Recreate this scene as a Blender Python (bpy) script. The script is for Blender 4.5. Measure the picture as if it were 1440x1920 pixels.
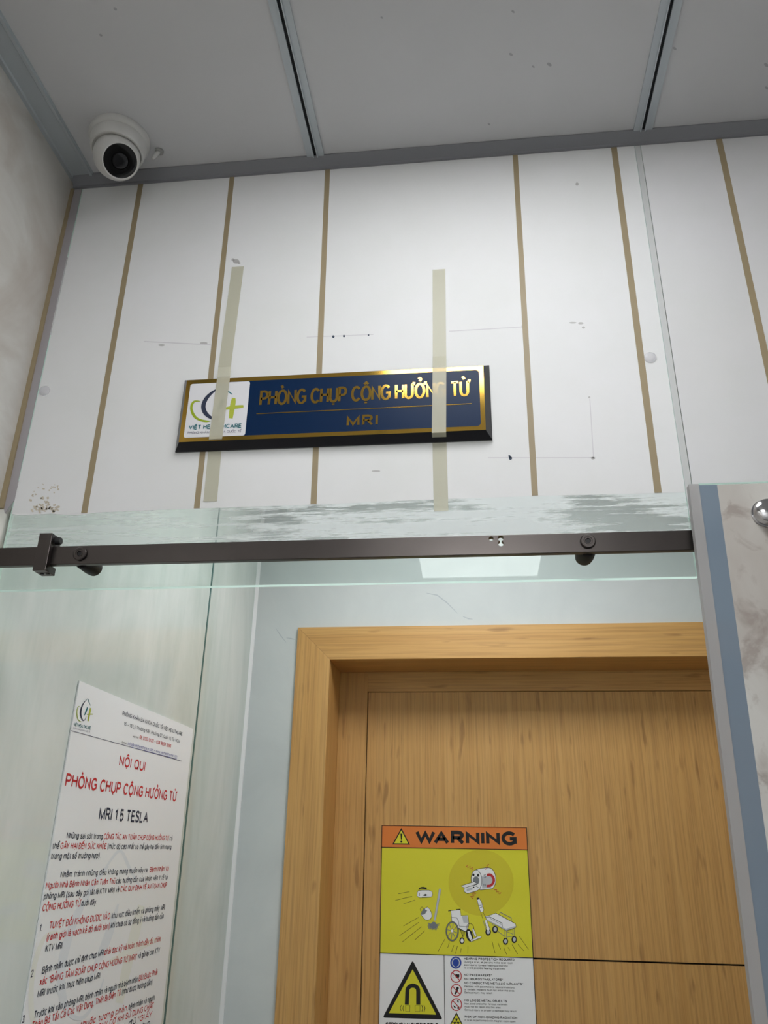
import bpy, bmesh, math, random, unicodedata
from mathutils import Vector, Matrix
random.seed(4)
scene = bpy.context.scene
for o in list(bpy.data.objects):
    bpy.data.objects.remove(o)
COL = scene.collection

# ------------------------------------------------------------------ camera
EYE = Vector((0.0, 0.0, 1.62))                 # floor is z = 0, the camera stands over the origin
FPX, W, H = 1476.5, 1440.0, 1920.0
CAM = ((0.99356614, 0.11207828, 0.01627216),   # camera right
       (-0.02927589, 0.39296694, -0.91908645), # camera down
       (-0.10940405, 0.91269679, 0.39371984))  # camera forward
cr, cd, cf = (Vector(v) for v in CAM)
cam_data = bpy.data.cameras.new('camera')
cam_data.sensor_fit = 'HORIZONTAL'
cam_data.sensor_width = 36.0
cam_data.lens = FPX * 36.0 / W
cam_data.clip_start = 0.02
cam = bpy.data.objects.new('camera', cam_data)
COL.objects.link(cam)
m = Matrix((cr, -cd, -cf)).transposed().to_4x4()
m.translation = EYE
cam.matrix_world = m
scene.camera = cam

# ------------------------------------------------------------------ world, exposure, lamp strengths
world = bpy.data.worlds.new('world')
scene.world = world
world.use_nodes = True
world.node_tree.nodes['Background'].inputs[0].default_value = (0.8, 0.9, 1.0, 1)
world.node_tree.nodes['Background'].inputs[1].default_value = 0.02
scene.view_settings.view_transform = 'Standard'
scene.view_settings.look = 'None'
scene.view_settings.gamma = 1.0
scene.view_settings.exposure = 0.0
LAMP_NEAR, LAMP_FILL, LAMP_RECESS = 11.6, 40.0, 15.4
LAMP_COL = (0.985, 1.0, 1.0)

# ------------------------------------------------------------------ measures (metres, relative heights + 1.62)
E0 = EYE.z
CEIL = E0 + 1.208      # room ceiling
RCEIL = E0 + 1.222      # the recess behind the glass is a little taller
XL = -0.764          # left wall
YF = 1.10            # front of the overhead film
YB = 2.60            # back wall of the recess
YD = 2.80            # door leaf
ROOM_Y0, ROOM_X1 = -2.6, 2.3
REC_X1 = 1.35

def ray(x, y):
    return cr * ((x - 720) / FPX) + cd * ((y - 960) / FPX) + cf
def onY(x, y, d):
    v = ray(x, y); return EYE + v * (d / v.y)
def onX(x, y, d):
    v = ray(x, y); return EYE + v * (d / v.x)
def onZ(x, y, z):
    v = ray(x, y); return EYE + v * ((z - E0) / v.z)

# ------------------------------------------------------------------ materials
def lin(c):
    return tuple(((v / 255.0) / 12.92 if v / 255.0 <= 0.04045 else ((v / 255.0 + 0.055) / 1.055) ** 2.4) for v in c) + (1.0,)
MATS = {}
def new_mat(name):
    mt = bpy.data.materials.new(name); mt.use_nodes = True
    nt = mt.node_tree; nt.nodes.clear()
    out = nt.nodes.new('ShaderNodeOutputMaterial')
    MATS[name] = mt
    return mt, nt, out
def nd(nt, t, **kw):
    n = nt.nodes.new(t)
    for k, v in kw.items():
        if k in n.inputs: n.inputs[k].default_value = v
        else: setattr(n, k, v)
    return n
def plain(name, c, rough=0.5, metal=0.0, coat=0.0, spec=0.5, noise=0.0, nscale=20.0):
    mt, nt, out = new_mat(name)
    b = nd(nt, 'ShaderNodeBsdfPrincipled')
    b.inputs['Base Color'].default_value = lin(c)
    b.inputs['Roughness'].default_value = rough
    b.inputs['Metallic'].default_value = metal
    b.inputs['Coat Weight'].default_value = coat
    b.inputs['Specular IOR Level'].default_value = spec
    if noise:
        g = nd(nt, 'ShaderNodeNewGeometry')
        n = nd(nt, 'ShaderNodeTexNoise'); n.inputs['Scale'].default_value = nscale; n.inputs['Detail'].default_value = 5
        nt.links.new(g.outputs['Position'], n.inputs['Vector'])
        h = nd(nt, 'ShaderNodeMixRGB'); h.blend_type = 'MIX'
        a = lin(c)
        h.inputs[1].default_value = tuple(min(1, v * (1 - noise)) for v in a[:3]) + (1,)
        h.inputs[2].default_value = tuple(min(1, v * (1 + noise)) for v in a[:3]) + (1,)
        nt.links.new(n.outputs['Fac'], h.inputs[0])
        nt.links.new(h.outputs[0], b.inputs['Base Color'])
    nt.links.new(b.outputs[0], out.inputs[0])
    return mt
def mapped_noise(nt, scale_vec, scale, detail=4, rough=0.55, offset=(0, 0, 0)):
    g = nd(nt, 'ShaderNodeNewGeometry')
    mp = nd(nt, 'ShaderNodeMapping')
    mp.inputs['Scale'].default_value = scale_vec
    mp.inputs['Location'].default_value = offset
    nt.links.new(g.outputs['Position'], mp.inputs['Vector'])
    n = nd(nt, 'ShaderNodeTexNoise')
    n.inputs['Scale'].default_value = scale; n.inputs['Detail'].default_value = detail; n.inputs['Roughness'].default_value = rough
    nt.links.new(mp.outputs[0], n.inputs['Vector'])
    return n
def ramp(nt, src, stops):
    r = nd(nt, 'ShaderNodeValToRGB')
    e = r.color_ramp.elements
    while len(e) < len(stops): e.new(0.5)
    for k, (p, c) in enumerate(stops):
        e[k].position = p
        e[k].color = c if len(c) == 4 else lin(c)
    nt.links.new(src, r.inputs[0])
    return r
def mixc(nt, fac, a, b, mode='MIX'):
    x = nd(nt, 'ShaderNodeMixRGB'); x.blend_type = mode
    for i, s in ((0, fac), (1, a), (2, b)):
        if isinstance(s, (int, float)): x.inputs[i].default_value = s
        elif isinstance(s, tuple): x.inputs[i].default_value = s
        else: nt.links.new(s, x.inputs[i])
    return x

def wood(name, horizontal=False):
    mt, nt, out = new_mat(name)
    long_, cross = 1.4, 40.0
    sv = (long_, cross, cross) if horizontal else (cross, cross, long_)
    n1 = mapped_noise(nt, sv, 1.0, 3, 0.5)
    sv2 = (3.5, 190, 190) if horizontal else (190, 190, 3.5)
    n2 = mapped_noise(nt, sv2, 1.0, 4, 0.6, (3, 1, 2))
    sv3 = (7.0, 48, 48) if horizontal else (48, 48, 7.0)
    n3 = mapped_noise(nt, sv3, 1.0, 2, 0.4, (7, 5, 1))
    r1 = ramp(nt, n1.outputs['Fac'], [(0.30, (204, 156, 90)), (0.52, (210, 163, 97)), (0.72, (214, 168, 103))])
    r2 = ramp(nt, n2.outputs['Fac'], [(0.30, (0.76, 0.73, 0.70, 1)), (0.56, (1, 1, 1, 1))])
    r3 = ramp(nt, n3.outputs['Fac'], [(0.24, (0.58, 0.52, 0.46, 1)), (0.34, (1, 1, 1, 1))])
    c = mixc(nt, 1.0, r1.outputs[0], r2.outputs[0], 'MULTIPLY')
    c = mixc(nt, 0.8, c.outputs[0], r3.outputs[0], 'MULTIPLY')
    b = nd(nt, 'ShaderNodeBsdfPrincipled')
    b.inputs['Roughness'].default_value = 0.45
    nt.links.new(c.outputs[0], b.inputs['Base Color'])
    nt.links.new(b.outputs[0], out.inputs[0])
    return mt

def marble_film(name, base=(190, 185, 178), light=(208, 206, 202), brown=(150, 132, 112), coat=0.6, amount=0.62, off=(0, 0, 0), gate=0.45, bs=9.0, soft=0.06):
    mt, nt, out = new_mat(name)
    n1 = mapped_noise(nt, (1, 1, 1), 2.6, 5, 0.6, off)
    n1.inputs['Distortion'].default_value = 1.4
    r1 = ramp(nt, n1.outputs['Fac'], [(0.32, base), (0.62, light)])
    n2 = mapped_noise(nt, (1, 1, 1), bs, 4, 0.55, (off[0] + 4, off[1], off[2] + 2))
    n2.inputs['Distortion'].default_value = 0.8
    r2 = ramp(nt, n2.outputs['Fac'], [(amount, (0, 0, 0, 1)), (amount + soft, (1, 1, 1, 1))])
    n3 = mapped_noise(nt, (1, 1, 1), 1.7, 2, 0.5, (off[0] + 1, off[1] + 9, off[2]))
    r3 = ramp(nt, n3.outputs['Fac'], [(gate or 0.4, (0, 0, 0, 1)), ((gate or 0.4) + 0.17, (0.75, 0.75, 0.75, 1))])
    if gate is None:
        r3.color_ramp.elements[0].color = r3.color_ramp.elements[1].color = (0.7, 0.7, 0.7, 1)
    f = mixc(nt, 1.0, r2.outputs[0], r3.outputs[0], 'MULTIPLY')
    c = mixc(nt, f.outputs[0], r1.outputs[0], lin(brown))
    b = nd(nt, 'ShaderNodeBsdfPrincipled')
    b.inputs['Roughness'].default_value = 0.5
    b.inputs['Coat Weight'].default_value = coat
    b.inputs['Coat Roughness'].default_value = 0.03
    nt.links.new(c.outputs[0], b.inputs['Base Color'])
    nt.links.new(b.outputs[0], out.inputs[0])
    return mt

def cladding_mat():
    """back-painted wall glass, pale green, with long vertical runs in the paint"""
    mt, nt, out = new_mat('painted_glass')
    n = mapped_noise(nt, (1.0, 1.6, 0.7), 2.0, 5, 0.6)
    n.inputs['Distortion'].default_value = 0.8
    r = ramp(nt, n.outputs['Fac'], [(0.32, (205, 214, 208)), (0.66, (229, 234, 230))])
    n2 = mapped_noise(nt, (1, 13, 1.3), 1.0, 4, 0.6, (2, 3, 1))
    r2 = ramp(nt, n2.outputs['Fac'], [(0.34, (0.80, 0.86, 0.84, 1)), (0.50, (1, 1, 1, 1))])
    c = mixc(nt, 0.45, r.outputs[0], r2.outputs[0], 'MULTIPLY')
    b = nd(nt, 'ShaderNodeBsdfPrincipled')
    b.inputs['Roughness'].default_value = 0.4; b.inputs['Specular IOR Level'].default_value = 0.1
    b.inputs['Coat Weight'].default_value = 0.8; b.inputs['Coat Roughness'].default_value = 0.015
    nt.links.new(c.outputs[0], b.inputs['Base Color']); nt.links.new(b.outputs[0], out.inputs[0])
def glass(name, tint, f0=0.02, rough=0.0):
    """clear pane: Schlick reflectance over a tinted see-through sheet"""
    mt, nt, out = new_mat(name)
    t = nd(nt, 'ShaderNodeBsdfTransparent'); t.inputs[0].default_value = tint
    g = nd(nt, 'ShaderNodeBsdfGlossy'); g.inputs['Roughness'].default_value = rough
    lw = nd(nt, 'ShaderNodeLayerWeight'); lw.inputs['Blend'].default_value = 0.5
    p = nd(nt, 'ShaderNodeMath'); p.operation = 'POWER'; p.inputs[1].default_value = 5.0
    nt.links.new(lw.outputs['Facing'], p.inputs[0])
    f = nd(nt, 'ShaderNodeMath'); f.operation = 'MULTIPLY_ADD'; f.inputs[1].default_value = 1 - f0; f.inputs[2].default_value = f0
    nt.links.new(p.outputs[0], f.inputs[0])
    mx = nd(nt, 'ShaderNodeMixShader')
    nt.links.new(f.outputs[0], mx.inputs[0])
    nt.links.new(t.outputs[0], mx.inputs[1]); nt.links.new(g.outputs[0], mx.inputs[2])
    nt.links.new(mx.outputs[0], out.inputs[0])
    return mt
def veil(name, color, opacity, rough=0.4, gloss=0.05):
    """thin translucent plastic: part see-through, part milky"""
    mt, nt, out = new_mat(name)
    t = nd(nt, 'ShaderNodeBsdfTransparent')
    b = nd(nt, 'ShaderNodeBsdfPrincipled')
    b.inputs['Base Color'].default_value = lin(color); b.inputs['Roughness'].default_value = rough
    mx = nd(nt, 'ShaderNodeMixShader'); mx.inputs[0].default_value = opacity
    nt.links.new(t.outputs[0], mx.inputs[1]); nt.links.new(b.outputs[0], mx.inputs[2])
    nt.links.new(mx.outputs[0], out.inputs[0])
    return mt
def edge_mat():
    """ground glass edge: scatters light arriving from outside and from inside the pane"""
    mt, nt, out = new_mat('glass_edge')
    d = nd(nt, 'ShaderNodeBsdfDiffuse'); d.inputs[0].default_value = lin((226, 244, 238))
    t = nd(nt, 'ShaderNodeBsdfTranslucent'); t.inputs[0].default_value = lin((226, 248, 240))
    mx = nd(nt, 'ShaderNodeMixShader'); mx.inputs[0].default_value = 0.6
    nt.links.new(d.outputs[0], mx.inputs[1]); nt.links.new(t.outputs[0], mx.inputs[2]); nt.links.new(mx.outputs[0], out.inputs[0])
def lamp_mat(name, strength):
    mt, nt, out = new_mat(name)
    e = nd(nt, 'ShaderNodeEmission')
    e.inputs[0].default_value = LAMP_COL + (1,); e.inputs[1].default_value = strength
    nt.links.new(e.outputs[0], out.inputs[0])
    return mt

plain('kraft_tape', (158, 142, 112), 0.5, noise=0.12, nscale=14)
plain('grey_strip', (168, 163, 166), 0.45)
plain('ceiling_panel', (216, 216, 218), 0.5, spec=0.3, noise=0.03, nscale=3)
plain('aluminium', (192, 199, 204), 0.42, metal=0.2)
plain('aluminium_shaded', (140, 141, 146), 0.5)  # darker copy of aluminium; the front angle's weaker light is in its colour
plain('seam_black', (12, 14, 20), 0.7)
plain('sealant', (204, 206, 206), 0.6)
plain('painted_wall', (228, 229, 229), 0.6)
plain('floor_tile', (100, 99, 97), 0.4, noise=0.08, nscale=3)
plain('white_plastic', (218, 217, 214), 0.35)
plain('black_gloss', (12, 12, 14), 0.12)
plain('lens_dark', (26, 26, 30), 0.2)
plain('gap_dark', (30, 22, 14), 0.9)
plain('gunmetal', (84, 79, 77), 0.3, metal=1.0, noise=0.25, nscale=9)
plain('dark_rubber', (20, 20, 22), 0.55)
plain('chrome', (200, 200, 202), 0.12, metal=1.0)
edge_mat()
plain('glass_edge_dark', (70, 112, 108), 0.3)
plain('white_trim', (244, 245, 245), 0.4)
plain('vein', (178, 186, 190), 0.4)
plain('sign_navy', (14, 40, 74), 0.3, spec=0.15)
plain('sign_bevel', (28, 28, 34), 0.3, noise=0.2, nscale=30)
plain('gold', (222, 180, 84), 0.1, metal=1.0)
plain('paper_white', (226, 226, 230), 0.5)
plain('board_white', (246, 247, 249), 0.35)
plain('ink_navy', (34, 44, 70), 0.6)
plain('ink_teal', (30, 112, 122), 0.6)
plain('ink_green', (150, 170, 20), 0.6)
plain('ink_lime', (176, 186, 60), 0.6)
plain('ink_red', (205, 38, 44), 0.6)
plain('ink_violet', (96, 92, 120), 0.6)
plain('ink_blue', (84, 88, 168), 0.6)
plain('ink_black', (10, 10, 12), 0.5)
plain('ink_grey', (120, 126, 132), 0.5)
plain('ink_pale_grey', (196, 200, 206), 0.5)
plain('ink_dark_line', (52, 50, 22), 0.6)
plain('ink_orange', (228, 128, 50), 0.45)
plain('ink_yellow', (226, 220, 46), 0.45)
plain('ink_yellow_deep', (214, 202, 38), 0.45)
plain('ink_sign_blue', (34, 70, 170), 0.45)
plain('ink_prohibition', (196, 44, 48), 0.45)
plain('wash_blue', (234, 238, 243), 0.5)
plain('wash_green', (241, 242, 234), 0.5)
plain('mark_blue', (40, 60, 84), 0.6)
plain('mark_grey', (188, 186, 186), 0.6)
plain('mark_faint', (214, 211, 216), 0.6)
plain('speck_grey', (178, 178, 182), 0.6)
plain('stain_tan', (204, 194, 178), 0.6)
wood('oak_vertical'); wood('oak_horizontal', True)
marble_film('marble_wall', (196, 190, 182), (218, 216, 211), (184, 173, 162), 0.55, 0.47, (0, 0, 0), None, 5.5, 0.2)
marble_film('marble_door', (184, 177, 170), (210, 208, 203), (152, 139, 131), 0.3, 0.52, (5, 2, 8), None, 22.0, 0.14)
glass('clear_glass', (0.93, 0.965, 0.955, 1), 0.02)
def film_mat(t):
    """white vinyl that lets a little of the recess lamp through"""
    mt, nt, out = new_mat('film_white')
    n = mapped_noise(nt, (1, 1, 1), 5.0, 5, 0.6)
    r = ramp(nt, n.outputs['Fac'], [(0.3, (229, 229, 229)), (0.7, (235, 234, 237))])
    b = nd(nt, 'ShaderNodeBsdfPrincipled'); b.inputs['Roughness'].default_value = 0.6; b.inputs['Specular IOR Level'].default_value = 0.3
    nt.links.new(r.outputs[0], b.inputs['Base Color'])
    tr = nd(nt, 'ShaderNodeBsdfTranslucent'); tr.inputs[0].default_value = (0.9, 0.9, 0.9, 1)
    mx = nd(nt, 'ShaderNodeMixShader'); mx.inputs[0].default_value = t
    nt.links.new(b.outputs[0], mx.inputs[1]); nt.links.new(tr.outputs[0], mx.inputs[2]); nt.links.new(mx.outputs[0], out.inputs[0])
film_mat(0.12)
veil('film_back', (230, 230, 230), 0.05)
veil('edge_seal', (188, 186, 186), 0.62)
veil('blue_tape', (130, 146, 163), 0.80)
veil('packing_tape', (214, 211, 190), 0.52)
veil('clear_dot', (216, 214, 222), 0.38, 0.15)
veil('plug_plastic', (190, 190, 188), 0.8)
lamp_mat('lamp_near', LAMP_NEAR); lamp_mat('lamp_fill', LAMP_FILL); lamp_mat('lamp_recess', LAMP_RECESS)

def back_wall_mat():
    mt, nt, out = new_mat('pale_stone_panel')
    n = mapped_noise(nt, (1, 1, 1), 2.2, 6, 0.6)
    n.inputs['Distortion'].default_value = 1.0
    r = ramp(nt, n.outputs['Fac'], [(0.3, (203, 209, 209)), (0.7, (216, 221, 220))])
    b = nd(nt, 'ShaderNodeBsdfPrincipled'); b.inputs['Roughness'].default_value = 0.02; b.inputs['Specular IOR Level'].default_value = 0.27
    nt.links.new(r.outputs[0], b.inputs['Base Color']); nt.links.new(b.outputs[0], out.inputs[0])
back_wall_mat()
cladding_mat()
def residue_mat():
    """dried adhesive wiped in horizontal streaks over clear glass"""
    mt, nt, out = new_mat('adhesive_smear')
    n1 = mapped_noise(nt, (3.2, 1, 90), 1.0, 8, 0.74, (2.3, 0, 0.4))
    n1.inputs['Distortion'].default_value = 0.35
    n2 = mapped_noise(nt, (5, 1, 22), 1.0, 5, 0.66, (0.4, 0, 5.1))
    add = nd(nt, 'ShaderNodeMath'); add.operation = 'ADD'
    nt.links.new(n1.outputs['Fac'], add.inputs[0]); nt.links.new(n2.outputs['Fac'], add.inputs[1])
    r = ramp(nt, add.outputs[0], [(0.0, (0, 0, 0, 1)), (1.0, (1, 1, 1, 1))])
    r.color_ramp.elements[0].position = 0.455; r.color_ramp.elements[1].position = 0.52
    hv = nd(nt, 'ShaderNodeMath'); hv.operation = 'MULTIPLY'; hv.inputs[1].default_value = 0.5
    nt.links.new(add.outputs[0], hv.inputs[0])
    nt.links.new(hv.outputs[0], r.inputs[0])
    g = nd(nt, 'ShaderNodeNewGeometry'); sx = nd(nt, 'ShaderNodeSeparateXYZ')
    nt.links.new(g.outputs['Position'], sx.inputs[0])
    mr = nd(nt, 'ShaderNodeMapRange'); mr.interpolation_type = 'SMOOTHSTEP'
    mr.inputs['From Min'].default_value = -0.46; mr.inputs['From Max'].default_value = -0.16
    mr.inputs['To Min'].default_value = 0.2; mr.inputs['To Max'].default_value = 1.0
    nt.links.new(sx.outputs['X'], mr.inputs['Value'])
    f = nd(nt, 'ShaderNodeMath'); f.operation = 'MULTIPLY_ADD'
    nt.links.new(r.outputs[0], f.inputs[0]); nt.links.new(mr.outputs[0], f.inputs[1]); f.inputs[2].default_value = 0.14
    cl = nd(nt, 'ShaderNodeMath'); cl.operation = 'MINIMUM'; cl.inputs[1].default_value = 0.93
    nt.links.new(f.outputs[0], cl.inputs[0])
    t = nd(nt, 'ShaderNodeBsdfTransparent')
    b = nd(nt, 'ShaderNodeBsdfPrincipled'); b.inputs['Base Color'].default_value = lin((236, 240, 242)); b.inputs['Roughness'].default_value = 0.5
    tl_ = nd(nt, 'ShaderNodeBsdfTranslucent'); tl_.inputs[0].default_value = (0.9, 0.92, 0.92, 1)
    bt = nd(nt, 'ShaderNodeMixShader'); bt.inputs[0].default_value = 0.5
    nt.links.new(b.outputs[0], bt.inputs[1]); nt.links.new(tl_.outputs[0], bt.inputs[2])
    mx = nd(nt, 'ShaderNodeMixShader')
    nt.links.new(cl.outputs[0], mx.inputs[0]); nt.links.new(t.outputs[0], mx.inputs[1]); nt.links.new(bt.outputs[0], mx.inputs[2])
    nt.links.new(mx.outputs[0], out.inputs[0])
residue_mat()

# ------------------------------------------------------------------ mesh helpers
def obj(name, bm, mats, parent=None, smooth=False, bevel=0.0):
    me = bpy.data.meshes.new(name)
    bmesh.ops.recalc_face_normals(bm, faces=bm.faces[:])
    bm.to_mesh(me); bm.free()
    for mname in ([mats] if isinstance(mats, str) else mats):
        me.materials.append(MATS[mname])
    o = bpy.data.objects.new(name, me)
    COL.objects.link(o)
    if smooth:
        for p in me.polygons: p.use_smooth = True
        me.set_sharp_from_angle(angle=math.radians(35))
    if bevel:
        b = o.modifiers.new('bevel', 'BEVEL'); b.width = bevel; b.segments = 2; b.limit_method = 'ANGLE'
    if parent is not None:
        o.parent = parent
        o.matrix_parent_inverse = Matrix.Translation(-parent.location)
    return o
def thing(name, loc, label, cat, group=None):
    o = bpy.data.objects.new(name, None); COL.objects.link(o)
    o.location = loc; o.empty_display_size = 0.05
    o['label'] = label; o['category'] = cat
    if group: o['group'] = group
    return o
def tag(o, label, cat, group=None):
    o['label'] = label; o['category'] = cat
    if group: o['group'] = group
    return o
def struct(o):
    o['kind'] = 'structure'; return o
def box(bm, a, b, mi=0):
    x0, y0, z0 = a; x1, y1, z1 = b
    v = [bm.verts.new(p) for p in ((x0, y0, z0), (x1, y0, z0), (x1, y1, z0), (x0, y1, z0), (x0, y0, z1), (x1, y0, z1), (x1, y1, z1), (x0, y1, z1))]
    for f in ((0, 3, 2, 1), (4, 5, 6, 7), (0, 1, 5, 4), (1, 2, 6, 5), (2, 3, 7, 6), (3, 0, 4, 7)):
        bm.faces.new([v[i] for i in f]).material_index = mi
    return bm
def nb(a, b, mi=0):
    return box(bmesh.new(), a, b, mi)
def prism(bm, pts, vec, mi=0):
    """closed solid from a 3-D outline pushed along vec"""
    vec = Vector(vec)
    a = [bm.verts.new(p) for p in pts]; b = [bm.verts.new(Vector(p) + vec) for p in pts]
    bm.faces.new(a).material_index = mi
    bm.faces.new(list(reversed(b))).material_index = mi
    n = len(a)
    for i in range(n):
        bm.faces.new((a[(i + 1) % n], a[i], b[i], b[(i + 1) % n])).material_index = mi
    return bm
def lathe(bm, prof, center, axis, seg=40, mi=0):
    """profile [(radius, along-axis)] spun round axis through center"""
    ax = Vector(axis).normalized()
    u = ax.orthogonal().normalized(); w = ax.cross(u)
    rings = []
    for r, h in prof:
        if r < 1e-6:
            rings.append([bm.verts.new(Vector(center) + ax * h)])
        else:
            rings.append([bm.verts.new(Vector(center) + ax * h + (u * math.cos(2 * math.pi * k / seg) + w * math.sin(2 * math.pi * k / seg)) * r) for k in range(seg)])
    for a, b in zip(rings, rings[1:]):
        for k in range(seg):
            k2 = (k + 1) % seg
            if len(a) == 1 and len(b) == 1: continue
            if len(a) == 1: f = bm.faces.new((a[0], b[k], b[k2]))
            elif len(b) == 1: f = bm.faces.new((a[k], b[0], a[k2]))
            else: f = bm.faces.new((a[k], b[k], b[k2], a[k2]))
            f.material_index = mi
    return bm
def inplane(pts, y):
    return [onY(px, py, y) for px, py in pts]

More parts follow.
